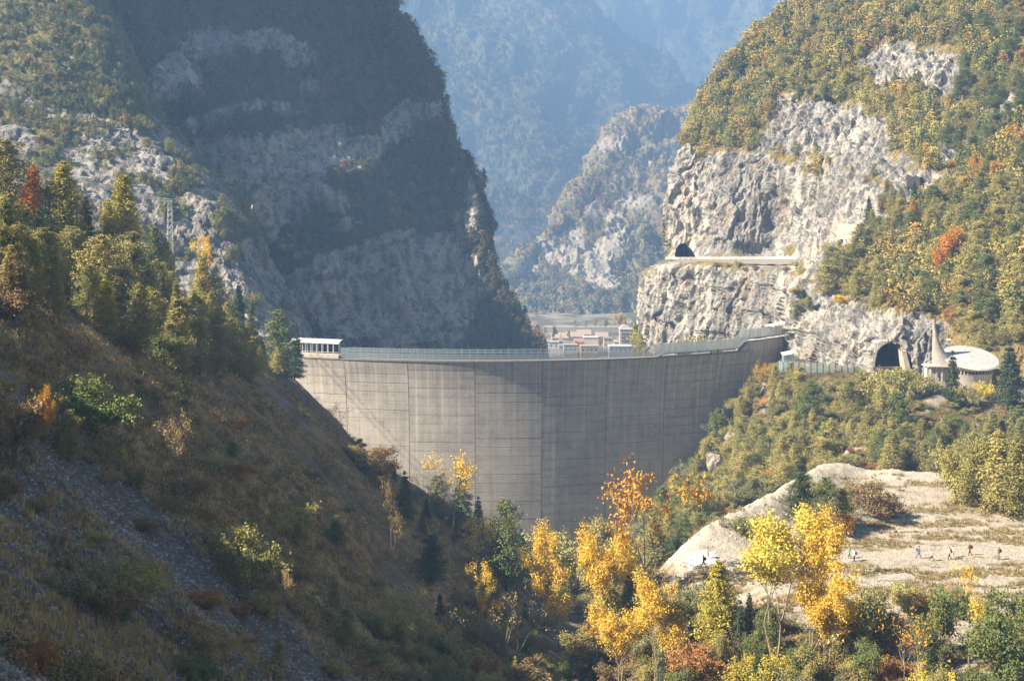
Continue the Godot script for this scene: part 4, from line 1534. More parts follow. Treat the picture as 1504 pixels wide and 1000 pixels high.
func build_chapel():
	var d := 374.0
	var o := at(1425, 580, d)
	o.y = ground(o.x, d) - 0.05
	var c := thing("chapel", "white modern chapel with oval tilted roof and sweeping pointed spire", "chapel", o)
	var n := 40
	var b := Buf.new()
	skirt(b, ring(Vector3(0.6, -0.4, 0), 3.6, 3.4, n), ring(Vector3(0.2, 4.6, 0), 6.0, 5.2, n))
	part("wall", b.mesh(), M.plaster, c)
	b = Buf.new()
	skirt(b, ring(Vector3(0.2, 4.6, 0), 5.75, 5.0, n), ring(Vector3(0.2, 5.7, 0), 5.95, 5.2, n, Vector2(0.1, 0.2)))
	var band := part("window_band", b.mesh(), M.dark_glass, c)
	for k in 20:
		var w := TAU * (k + 0.5) / 40.0 + PI
		var q := Vector3(0.2 + cos(w) * 6.0, 4.6, -sin(w) * 5.22)
		b = Buf.new()
		b.box(Vector3(-0.09, 0, -0.09), Vector3(0.09, 1.15, 0.09), Color.WHITE, Transform3D(Basis(Vector3.UP, w), q))
		part("mullion", b.mesh(), M.plaster, band)
	b = Buf.new()
	var eave := ring(Vector3(0.3, 8.6, -0.3), 7.9, 6.8, n, Vector2(-0.4, 2.7))
	skirt(b, ring(Vector3(0.2, 5.7, 0), 6.1, 5.3, n, Vector2(0.1, 0.2)), eave)
	part("fascia", b.mesh(), M.plaster_warm, c)
	b = Buf.new()
	var in1 := ring(Vector3(0.3, 8.85, -0.3), 7.6, 6.5, n, Vector2(-0.4, 2.6))
	var in2 := ring(Vector3(0.2, 9.0, -0.4), 3.4, 3.0, n, Vector2(-0.2, 1.15))
	skirt(b, eave, in1)
	skirt(b, in1, in2)
	for k in n:
		b.tri(in2[k], Vector3(0.2, 9.05, -0.4), in2[(k + 1) % n])
	part("roof", b.mesh(), M.roof_white, c)
	# the spire: a curved sheet that sweeps up from the roof
	b = Buf.new()
	var prof := [[6.6, 3.7, 2.9], [7.6, 3.1, 2.5], [8.7, 2.5, 2.1], [10.0, 1.85, 1.65], [11.6, 1.3, 1.25], [13.6, 0.9, 0.92], [16.0, 0.6, 0.62], [18.2, 0.4, 0.4], [18.9, 0.34, 0.34]]
	var rs := []
	for p in prof:
		rs.append(ring(Vector3(-9.6 + (p[1] - 0.4) * 0.93, p[0], -0.6), p[1], p[2], 18))
	for k in rs.size() - 1:
		skirt(b, rs[k], rs[k + 1])
	for k in 18:
		b.tri(rs[-1][k], Vector3(-9.6, 19.0, -0.6), rs[-1][(k + 1) % 18])
	part("spire", b.mesh(), M.spire, c)
	b = Buf.new()
	b.box(Vector3(-12.2, 6.4, -3.4), Vector3(-5.0, 6.75, 3.0))
	part("porch_roof", b.mesh(), M.plaster_warm, c)
	for x in [-11.4, -9.9, -8.4]:
		b = Buf.new()
		b.box(Vector3(x - 0.22, -0.6, 2.1), Vector3(x + 0.22, 6.4, 2.6))
		part("porch_pillar", b.mesh(), M.plaster, c)
	b = Buf.new()
	b.box(Vector3(-11.6, -0.6, -3.0), Vector3(-5.2, 6.4, -0.6))
	part("porch_wall", b.mesh(), M.plaster, c)
	b = Buf.new()
	b.box(Vector3(-8.2, 1.6, -0.6), Vector3(-7.4, 3.6, -0.52))
	part("window", b.mesh(), M.dark_glass, c)
	b = Buf.new()
	b.box(Vector3(-10.6, -0.4, -0.6), Vector3(-9.2, 2.4, -0.5))
	part("door", b.mesh(), M.dark_steel, c)
	# boulders before the porch
	for a in [[1374, 363.0, 1.25, "leftmost and lowest grey boulder of the row before the chapel"], [1381, 362.4, 1.2, "grey boulder second from the left before the chapel"], [1389.5, 362.0, 1.5, "large grey boulder third from the left before the chapel"], [1399.5, 361.6, 1.75, "largest and rightmost grey boulder of the row before the chapel"], [1349, 362.0, 1.4, "pale flat boulder at the left edge of the chapel terrace"], [1358, 364.0, 1.5, "pale boulder just left of the chapel porch"], [1448, 359.5, 0.8, "dark grey rock on the terrace beside the yellow bush"], [1363, 366.5, 1.2, "small pale boulder against the chapel porch"]]:
		var p := stand(a[0], a[1])
		var k := part(numbered("boulder"), lump(Vector3(a[2], a[2] * 0.85, a[2] * 0.9), int(a[0])), M.boulder, self)
		k.position = p + Vector3(0, a[2] * 0.45, 0)
		tag(k, a[3], "boulder", "boulders by the chapel")
	# limestone outcrops on the slope between the dam and the mound
	for a in [[1078, 648, 2.8, 2.2, "pale rounded outcrop on the skyline of the slope against the shaded dam"], [1052, 690, 2.4, 3.6, "tall pale outcrop lower on the slope against the shaded dam"], [1140, 592, 3.2, 2.0, "outcrop of tilted pale slabs just below the end of the walkway"], [1165, 655, 3.6, 1.6, "sloping pale slab in the trees right of the dam"], [1255, 668, 3.4, 1.3, "flat pale outcrop among the pines behind the mound"], [1120, 575, 2.6, 1.8, "brown and pale outcrop under the corner of the walkway"]]:
		var p := onto(a[0], a[1], 240.0, 450.0)
		var k := part(numbered("rock_outcrop"), lump(Vector3(a[2], a[3], a[2] * 0.8), int(a[0]), 12, 18), M.outcrop, self)
		k.position = p + Vector3(0, a[3] * 0.35, 0)
		k.rotation = Vector3(0.0, 0.0, 0.5)
		tag(k, a[4], "rock", "outcrops right of the dam")
	# low walls and steps of the terrace
	for a in [[1437, 1466, 361.0, 1.0, "low pale wall of the terrace between chapel and large spruce"], [1488, 1520, 360.5, 1.7, "pale masonry wall of the terrace at the right edge"]]:
		b = Buf.new()
		var p := stand(a[0], a[2])
		var q := stand(a[1], a[2])
		var y := maxf(p.y, q.y)
		b.box(Vector3(p.x, y - 1.0, -a[2] - 0.3), Vector3(q.x, y + a[3], -a[2] + 0.3))
		var w := part(numbered("terrace_wall"), b.mesh(), M.pale_concrete, self)
		tag(w, a[4], "wall")
	# a lamp post behind the roof and a signal at the tunnel
	for a in [[1394, 386.0, 13.5, "slim lamp post behind the chapel roof"], [1329, 402.0, 7.8, "slim lamp post at the right side of the lower tunnel"]]:
		var p := stand(a[0], a[1])
		var l := thing("lamp_post", a[3], "lamp post", p)
		b = Buf.new()
		b.tube([Vector3(0, -0.3, 0), Vector3(0, a[2] - 0.5, 0)], [0.12, 0.08], 6)
		part("pole", b.mesh(), M.rail, l)
		b = Buf.new()
		b.tube([Vector3(-0.15, a[2] - 0.5, 0), Vector3(-0.5, a[2] - 0.1, 0), Vector3(0.5, a[2] - 0.1, 0), Vector3(0.15, a[2] - 0.5, 0)], [0.1, 0.35, 0.35, 0.1], 8)
		part("lantern", b.mesh(), M.white_paint, l)

func tunnel(px: float, py: float, h: Dictionary, label: String, deep: float, turn: float):
	var s := 0.0
	var near := -1e9
	for a in [[-1.05, 0.1], [-0.8, 0.75], [0.0, 1.08], [0.8, 0.75], [1.05, 0.1]]:
		var q := spot(cliff, CX - F * (h.at.x + a[0] * h.w) / h.at.z, CY + F * (h.at.y + a[1] * h.h) / h.at.z)
		s += q.z / 5.0
		near = maxf(near, q.z)
	var o := thing("tunnel", label, "tunnel", Vector3(h.at.x, h.at.y, s - 0.8), turn)
	var b := Buf.new()
	var rows := [0.0, 2.0, 6.0, 12.0, 20.0, deep]
	var last := []
	for r in rows.size():
		var line := []
		for k in 15:
			var w := PI * k / 14.0
			var wob := 1.12 + 0.07 * n_mid.get_noise_2d(k * 9.0, rows[r] * 6.0)
			line.append(Vector3(-cos(w) * h.w * wob, sin(w) * h.h * wob - 1.2, -rows[r]))
		if last.size():
			for k in 14:
				b.quad(last[k], last[k + 1], line[k + 1], line[k])
		last = line
	for k in range(1, 14):
		b.tri(last[0], last[k], last[k + 1])
	part("vault", b.mesh(), M.tunnel_rock, o)
	b = Buf.new()
	b.box(Vector3(-h.w * 1.2, -1.5, -deep), Vector3(h.w * 1.2, -0.9, 0.5))
	part("floor", b.mesh(), M.tunnel_rock, o)

func build_road():
	# the old road on its ledge across the cliff
	var top := []
	var line := [[978, 584], [995, 574], [1020, 563], [1045, 554], [1070, 545], [1095, 536], [1120, 527], [1145, 516], [1168, 500]]
	for a in line:
		top.append(at(a[0], 381.5, a[1] - 2.0))
	var b := Buf.new()
	for k in top.size() - 1:
		var side := Vector3(1.5, 0, -9.0)
		b.quad(top[k], top[k] + side, top[k + 1] + side, top[k + 1])
		b.quad(top[k] + Vector3(0, -1.6, 0), top[k], top[k + 1], top[k + 1] + Vector3(0, -1.6, 0))
	structure("road", b.mesh(), M.asphalt)
	var g := thing("guard_rail", "white guard rail along the ledge road across the right cliff", "guard rail")
	for k in top.size() - 1:
		for s in 3:
			var q: Vector3 = top[k].lerp(top[k + 1], s / 3.0)
			b = Buf.new()
			b.box(Vector3(-0.12, 0, -0.12), Vector3(0.12, 1.05, 0.12), Color.WHITE, Transform3D(Basis(), q + Vector3(0, 0, -0.35)))
			part("post", b.mesh(), M.white_paint, g)
		b = Buf.new()
		b.tube([top[k] + Vector3(0, 0.95, -0.35), top[k + 1] + Vector3(0, 0.95, -0.35)], [0.13, 0.13], 4)
		b.tube([top[k] + Vector3(0, 0.45, -0.35), top[k + 1] + Vector3(0, 0.45, -0.35)], [0.1, 0.1], 4)
		part("rail", b.mesh(), M.white_paint, g)
	tunnel(1002, 381, holes[0], "arched rock tunnel of the ledge road at the left end of the right cliff", 30.0, -0.25)
	tunnel(1304, 533, holes[1], "large dark tunnel mouth in the pale rock left of the chapel", 34.0, 0.0)
	# concrete side wall of the lower tunnel, with its leaning edge
	var sw := thing("tunnel_wing", "pale concrete buttress on the right side of the lower tunnel mouth", "wall")
	b = Buf.new()
	var f := [at(1322, 498, 402.5), at(1327, 497, 402.5), at(1339, 545, 400.5), at(1331, 545, 400.5)]
	for k in 4:
		var q := (k + 1) % 4
		b.quad(f[k], f[q], f[q] + Vector3(0, 0, -5), f[k] + Vector3(0, 0, -5))
	b.quad(f[0], f[1], f[2], f[3])
	part("buttress", b.mesh(), M.pale_concrete, sw)
	# walkway with glazed railing round the rock below the tunnel
	var w := thing("terrace_railing", "blue grey glazed railing round the rock walkway right of the dam", "railing")
	var pts := []
	for a in [[1163, 428.0], [1150, 419.0], [1144, 412.0], [1150, 409.0], [1165, 408.0], [1182, 407.0], [1200, 406.0], [1218, 405.0], [1236, 404.0], [1254, 403.5], [1264, 403.5]]:
		var p := at(a[0], 545, a[1])
		p.y = -44.2 - (0.0 if a[0] < 1200 else (a[0] - 1200) * 0.012)
		pts.append(p)
	for k in pts.size() - 1:
		var n := 2 if k > 1 else 1
		for s in n:
			var q: Vector3 = pts[k].lerp(pts[k + 1], float(s) / n)
			var e: Vector3 = pts[k].lerp(pts[k + 1], float(s + 1) / n)
			b = Buf.new()
			b.tube([q + Vector3(0, -0.3, 0.16), q + Vector3(0, 3.1, 0.16)], [0.09, 0.09], 5)
			part("post", b.mesh(), M.dark_steel, w)
			b = Buf.new()
			b.quad(q + Vector3(0, 0.1, 0.08), q + Vector3(0, 2.9, 0.08), e + Vector3(0, 2.9, 0.08), e + Vector3(0, 0.1, 0.08))
			part("glass_panel", b.mesh(), M.frost_blue, w)
			b = Buf.new()
			b.tube([q + Vector3(0, 2.95, 0), e + Vector3(0, 2.95, 0)], [0.08, 0.08], 4)
			b.tube([q + Vector3(0, 1.4, 0.1), e + Vector3(0, 1.4, 0.1)], [0.05, 0.05], 4)
			part("rail", b.mesh(), M.rail, w)
	var deck := Buf.new()
	for k in pts.size() - 1:
		var o0 := Vector3(2.0, 0, -4.5) if k > 0 else Vector3(4.5, 0, 0)
		deck.quad(pts[k], pts[k] + o0, pts[k + 1] + Vector3(2.0, 0, -4.5), pts[k + 1])
		deck.quad(pts[k] + Vector3(0, -0.35, 0.1), pts[k] + Vector3(0, 0, 0.1), pts[k + 1] + Vector3(0, 0, 0.1), pts[k + 1] + Vector3(0, -0.35, 0.1))
	part("deck", deck.mesh(), M.dark_steel, w)
	var cab := thing("glass_cabin", "small blue grey glazed cabin at the corner of the rock walkway", "cabin", at(1158, 545, 414) * Vector3(1, 0, 1) + Vector3(0, -44.2, 0))
	b = Buf.new()
	b.box(Vector3(-1.6, 0, -1.6), Vector3(1.6, 4.6, 1.6))
	part("glass_wall", b.mesh(), M.frost_blue, cab)
	b = Buf.new()
	b.quad(Vector3(-2.0, 4.6, 2.0), Vector3(-2.0, 5.2, -2.0), Vector3(2.0, 6.0, -2.0), Vector3(2.0, 5.4, 2.0))
	b.quad(Vector3(-2.0, 4.45, 2.0), Vector3(-2.0, 4.6, 2.0), Vector3(2.0, 5.4, 2.0), Vector3(2.0, 5.25, 2.0))
	part("roof", b.mesh(), M.frost, cab)
	# retaining walls on the wooded slope
	for a in [[1231, 1260, 333, 347, "pale concrete retaining wall at the left end of the wooded slope"], [1334, 1352, 262, 270, "dark stone wall with flat top above the talus on the right slope"], [1402, 1452, 336, 346, "grey retaining wall behind the orange round tree"]]:
		var p := spot(cliff, a[0], a[3])
		var q := spot(cliff, a[1], a[3])
		var hgt: float = (a[3] - a[2]) * -p.z / F
		b = Buf.new()
		var off := Vector3(-0.6, 0, 1.2)
		var up := Vector3(0, hgt + 0.8, 0)
		var dn := Vector3(0, -1.2, 0)
		b.quad(p + off + dn, p + off + up, q + off + up, q + off + dn)
		b.quad(p + off + up, p + off + up + Vector3(2, 0, -4), q + off + up + Vector3(2, 0, -4), q + off + up)
		b.quad(p + off + dn + Vector3(2, 0, -4), p + off + up + Vector3(2, 0, -4), p + off + up, p + off + dn)
		var r := thing("retaining_wall", a[4], "wall")
		part("face", b.mesh(), M.pale_concrete if a[2] != 262 else M.concrete, r)
		if a[2] != 262:
			b = Buf.new()
			for k in 9:
				var e := (p + off + up).lerp(q + off + up, k / 8.0)
				b.tube([e, e + Vector3(0, 1.3, 0)], [0.06, 0.06], 4)
			for hh in [0.6, 1.25]:
				b.tube([p + off + up + Vector3(0, hh, 0), q + off + up + Vector3(0, hh, 0)], [0.05, 0.05], 4)
			part("fence", b.mesh(), M.rail, r)

func lattice(o: Node3D, h: float, w: float):
	var b := Buf.new()
	for s in [[-1, -1], [-1, 1], [1, -1], [1, 1]]:
		var c := Buf.new()
		c.tube([Vector3(s[0] * w, -0.6, s[1] * w), Vector3(s[0] * w * 0.55, h * 0.96, s[1] * w * 0.55)], [0.12, 0.09], 4)
		part("leg", c.mesh(), M.galvanised, o)
	var n := 9
	for k in n:
		var a := float(k) / n
		var c := float(k + 1) / n
		for s in 4:
			var d0: Vector2 = [Vector2(-1, -1), Vector2(1, -1), Vector2(1, 1), Vector2(-1, 1)][s]
			var d1: Vector2 = [Vector2(1, -1), Vector2(1, 1), Vector2(-1, 1), Vector2(-1, -1)][s]
			var w0 := w * (1.0 - 0.45 * a)
			var w1 := w * (1.0 - 0.45 * c)
			b.tube([Vector3(d0.x * w0, h * 0.96 * a, d0.y * w0), Vector3(d1.x * w1, h * 0.96 * c, d1.y * w1)], [0.05, 0.05], 3)
			b.tube([Vector3(d1.x * w0, h * 0.96 * a, d1.y * w0), Vector3(d0.x * w1, h * 0.96 * c, d0.y * w1)], [0.05, 0.05], 3)
	part("bracing", b.mesh(), M.galvanised, o)
	for hh in [0.93, 0.985]:
		var c := Buf.new()
		c.box(Vector3(-1.7, h * hh - 0.12, -0.15), Vector3(1.7, h * hh + 0.12, 0.15))
		part("crossarm", c.mesh(), M.galvanised, o)
	for x in [-1.6, 1.6]:
		var c := Buf.new()
		c.tube([Vector3(x, h * 0.93, 0), Vector3(x, h * 0.93 - 0.5, 0)], [0.12, 0.12], 6)
		part("insulator", c.mesh(), M.white_paint, o)

func build_pylons():
	var tops := []
	for a in [[249, 372, 291, 436.0, "steel lattice pylon on the rock behind the shaded trees"], [18, 320, 228, 392.0, "steel lattice pylon at the left edge above the orange larch"]]:
		var p := at(a[0], a[1], a[3])
		var h: float = (a[1] - a[2]) * a[3] / F
		var o := thing("power_pylon", a[4], "pylon", p, 0.5, "power pylons")
		lattice(o, h, 0.95)
		var leg := Buf.new()
		leg.box(Vector3(-1.3, -9.0, -1.3), Vector3(1.3, -0.3, 1.3))
		part("footing", leg.mesh(), M.concrete, o)
		tops.append(p + Vector3(0, h, 0))
	tops.append(tops[1] + (tops[1] - tops[0]) * 1.3)
	for k in 2:
		for off in [[-1.4, -0.6], [1.4, -0.6], [-1.4, -1.6], [1.4, -1.6]]:
			var b := Buf.new()
			var pts := []
			var rads := []
			for s in 17:
				var t := s / 16.0
				pts.append(tops[k].lerp(tops[k + 1], t) + Vector3(off[0] * 0.6, off[1] * 0.7 - 1.4 * 4.0 * t * (1.0 - t), off[0]))
				rads.append(0.085)
			b.tube(pts, rads, 4, Color.WHITE, false)
			var c := part(numbered("power_cable"), b.mesh(), M.cable, self)
			tag(c, "%s power cable %s" % [{-0.6: "upper", -1.6: "lower"}[off[1]] + (" near" if off[0] > 0 else " far"), "slung between the two pylons" if k == 0 else "running out of view at the left pylon"], "cable", "power cables" if k == 0 else "outgoing power cables")

func build_town():
	# px centre, base py, width px, wall height px, depth, roof kind, wall tint, roof tint, label
	var W := {"white": Color(0.56, 0.53, 0.48), "cream": Color(0.48, 0.43, 0.34), "grey": Color(0.36, 0.36, 0.36), "pink": Color(0.44, 0.33, 0.28)}
	var R := {"red": Color(0.38, 0.17, 0.12), "brown": Color(0.36, 0.28, 0.22), "grey": Color(0.33, 0.33, 0.33), "pale": Color(0.55, 0.52, 0.48)}
	var list := [
		[924, 510, 26, 26, 1260, "flat", "pink", "pale", "tall pink apartment block at the foot of the right cliff"],
		[792, 506, 20, 8, 1300, "gable", "white", "red", "white house with bright red roof beside the shaded mountain"],
		[793, 517, 10, 7, 1200, "gable", "white", "red", "small house with red roof just above the dam railing"],
		[817, 512, 22, 9, 1240, "flat", "white", "grey", "white flat-roofed block left of the town centre"],
		[824, 502, 28, 6, 1380, "gable", "cream", "brown", "long brown-roofed house at the far left of the town"],
		[845, 500, 24, 6, 1400, "gable", "white", "brown", "white house with brown roof in the far middle of the town"],
		[858, 497, 20, 6, 1420, "gable", "white", "brown", "pale house farthest back in the middle of the town"],
		[868, 503, 22, 7, 1360, "flat", "white", "pale", "long white building behind the orange trees"],
		[884, 500, 18, 6, 1400, "gable", "cream", "brown", "cream house right of the middle of the town"],
		[893, 509, 12, 12, 1280, "flat", "cream", "grey", "narrow cream tower house left of the apartment block"],
		[906, 507, 10, 5, 1330, "gable", "white", "brown", "small white house between tower house and apartment block"],
		[824, 513, 6, 14, 1220, "tower", "white", "brown", "slender white church tower in the town"],
		[838, 517, 20, 10, 1180, "flat", "grey", "grey", "grey block just above the dam railing"],
		[866, 518, 26, 9, 1170, "flat", "pink", "brown", "long pinkish building behind the dam railing"],
		[912, 518, 34, 9, 1150, "flat", "grey", "pale", "long pale grey hall behind the dam railing"],
		[940, 512, 10, 16, 1290, "flat", "grey", "grey", "grey block half hidden behind the right cliff"],
		[802, 511, 12, 6, 1270, "gable", "white", "brown", "white cottage next to the red-roofed house"],
		[850, 508, 14, 6, 1320, "gable", "pink", "red", "pink house with faded red roof in the town centre"],
	]
	for a in list:
		var p := at(a[0], a[1], a[4])
		var k: float = a[4] / F
		var w: float = a[2] * k
		var h: float = a[3] * k
		var dp := minf(w, 14.0)
		var foot: float = p.y + 124.0
		var o := thing("house" if a[5] == "gable" else "church_tower" if a[5] == "tower" else "apartment_block", a[8], "building", p, 0.0, "buildings of the valley town")
		var wm := mat(W[a[6]], 0.9)
		var rm := mat(R[a[7]], 0.9)
		var b := Buf.new()
		b.box(Vector3(-w / 2, -foot, -dp), Vector3(w / 2, h, 0))
		part("wall", b.mesh(), wm, o)
		b = Buf.new()
		if a[5] == "flat":
			b.box(Vector3(-w / 2 - 0.5, h, -dp - 0.5), Vector3(w / 2 + 0.5, h + 0.7, 0.5))
		elif a[5] == "tower":
			for s in [[-1, -1, 1, -1], [1, -1, 1, 1], [1, 1, -1, 1], [-1, 1, -1, -1]]:
				b.tri(Vector3(s[0] * w / 2, h, -dp / 2 + s[1] * dp / 2), Vector3(0, h + w * 1.6, -dp / 2), Vector3(s[2] * w / 2, h, -dp / 2 + s[3] * dp / 2))
		else:
			var e := 0.7
			var up := dp * 0.32
			b.quad(Vector3(-w / 2 - e, h - 0.3, e), Vector3(-w / 2 - e, h + up, -dp / 2), Vector3(w / 2 + e, h + up, -dp / 2), Vector3(w / 2 + e, h - 0.3, e))
			b.quad(Vector3(w / 2 + e, h - 0.3, -dp - e), Vector3(w / 2 + e, h + up, -dp / 2), Vector3(-w / 2 - e, h + up, -dp / 2), Vector3(-w / 2 - e, h - 0.3, -dp - e))
			b.tri(Vector3(w / 2, h, 0), Vector3(w / 2, h + up, -dp / 2), Vector3(w / 2, h, -dp))
			b.tri(Vector3(-w / 2, h, -dp), Vector3(-w / 2, h + up, -dp / 2), Vector3(-w / 2, h, 0))
		var top := part("roof", b.mesh(), rm, o)
		if a[5] == "gable":
			b = Buf.new()
			b.box(Vector3(w * 0.2 - 0.5, h + dp * 0.15, -dp * 0.6), Vector3(w * 0.2 + 0.5, h + dp * 0.32 + 1.4, -dp * 0.6 + 1.0))
			part("chimney", b.mesh(), wm, top)
		if h > 5.0:
			var rows := int(h / 3.1)
			var cols := maxi(2, int(w / 3.6))
			for r in rows:
				for c in cols:
					b = Buf.new()
					var x := -w / 2 + w * (c + 0.5) / cols
					var y := h * (r + 0.3) / rows
					b.box(Vector3(x - 0.7, y, 0.0), Vector3(x + 0.7, y + 1.5, 0.06))
					var pane := part("window", b.mesh(), M.dark_glass, o)
					if a[0] == 924:
						b = Buf.new()
						b.box(Vector3(x - 1.3, y - 0.9, 0.07), Vector3(x + 1.3, y + 0.1, 1.2))
						part("balcony", b.mesh(), wm, pane)
		if a[0] == 924:
			# the curved gable over the block
			b = Buf.new()
			for s in 10:
				var w0 := PI * s / 10.0
				var w1 := PI * (s + 1) / 10.0
				var i0 := Vector3(-cos(w0) * 5.0 - 3.0, h + sin(w0) * 3.6, -6)
				var i1 := Vector3(-cos(w1) * 5.0 - 3.0, h + sin(w1) * 3.6, -6)
				b.quad(i0, i0 + Vector3(0, 0, -6), i1 + Vector3(0, 0, -6), i1)
				b.tri(Vector3(-3.0, h, -6), i0, i1)
			part("arched_gable", b.mesh(), rm, top)
	# the long embankment beyond the town
	var b := Buf.new()
	b.box(Vector3(at(700, 0, 1470).x, -124, -1482), Vector3(at(915, 0, 1470).x, at(0, 480, 1470).y, -1470))
	b.box(Vector3(at(700, 0, 1468).x, -124, -1470), Vector3(at(800, 0, 1470).x, at(0, 478, 1470).y, -1469.5))
	var e := part(numbered("embankment"), b.mesh(), M.pale_concrete, self)
	tag(e, "long pale embankment wall beyond the town", "embankment")

func build_small():
	# the white sheet at the foot of the mound
	var b := Buf.new()
	var p := onto(1030, 818, 150, 260)
	var cells := 10
	var pts := []
	for j in cells + 1:
		for i in cells + 1:
			var u := i / 10.0 - 0.5
			var v := j / 10.0 - 0.5
			var x := p.x + u * 4.4 + 0.5 * n_mid.get_noise_2d(u * 30.0, v * 50.0 + 5.0)
			var d := -p.z - 0.6 + v * 3.4 + 0.9 * u + 0.6 * n_mid.get_noise_2d(u * 60.0 + 30.0, v * 20.0)
			pts.append(Vector3(x, ground(x, d) + 0.12 + 0.12 * n_mid.get_noise_2d(i * 8.0, j * 8.0), -d))
	for j in cells:
		for i in cells:
			b.quad(pts[j * 11 + i], pts[(j + 1) * 11 + i], pts[(j + 1) * 11 + i + 1], pts[j * 11 + i + 1])
	var t := part(numbered("tarpaulin"), b.mesh(), M.tarp, self)
	tag(t, "bright white tarpaulin spread at the foot of the pale mound", "tarpaulin")
	var q := onto(1335, 779, 150, 260)
	b = Buf.new()
	b.box(Vector3(-1.6, -0.3, -1.0), Vector3(1.6, 0.12, 1.0))
	b.box(Vector3(-1.5, 0.12, -0.9), Vector3(1.5, 0.16, 0.9))
	var s := part(numbered("concrete_slab"), b.mesh(), M.pale_concrete, self)
	s.position = q
	tag(s, "flat pale concrete slab lying in the dry grass of the flat", "slab")
	# the worn path across the flat
	var nu := 140
	var nv := 9
	var verts := PackedVector3Array()
	var cols := PackedColorArray()
	for j in nv:
		for i in nu:
			var u := i / (nu - 1.0)
			var x := lerpf(22.5, 100.0, u)
			var mid := lerp_list([20, 187.5, 32, 188.5, 50, 189.5, 62, 190, 72, 192, 85, 197, 100, 206], x) + 0.5 * n_mid.get_noise_2d(x * 5.0, 3.0)
			var half := 2.3 + 0.7 * n_mid.get_noise_2d(x * 7.0, 77.0) + 0.5 * n_mid.get_noise_2d(x * 30.0, j * 3.0)
			var v := j / (nv - 1.0) * 2.0 - 1.0
			var d := mid + v * half
			verts.append(Vector3(x, ground(x, d) + 0.05 - (0.09 if absf(v) > 0.95 else 0.0), -d))
			var k := 1.0 + 0.25 * n_mid.get_noise_2d(x * 20.0, d * 20.0)
			cols.append(Color(0.56 * k, 0.505 * k, 0.43 * k))
	structure("footpath", grid_mesh(verts, cols, nu, nv, false), M.earth)

# ---------------------------------------------------------------- planting
func tree_at(a: Array, from := 60.0):
	# px, foot py, top py, kind, colour, name, category, label, width factor
	var p := onto(a[0], a[1], from, 440.0)
	if p.z < -438.0:
		p = skyline(a[0])
	var h: float = (CY - a[2]) * -p.z / F - p.y
	plant(a[5], any(a[3]), a[4], p, h, a[7], a[6], "", a[8] if a.size() > 8 else 1.0)

func skyline(px: float) -> Vector3:
	# where the near terrain stands highest against what is behind it
	var best := -1e9
	var out := Vector3.ZERO
	for k in 140:
		var d := 110.0 + 2.0 * k
		var x := (px - CX) * d / F
		var y := ground(x, d)
		if y / d > best:
			best = y / d
			out = Vector3(x, y, -d)
	return out

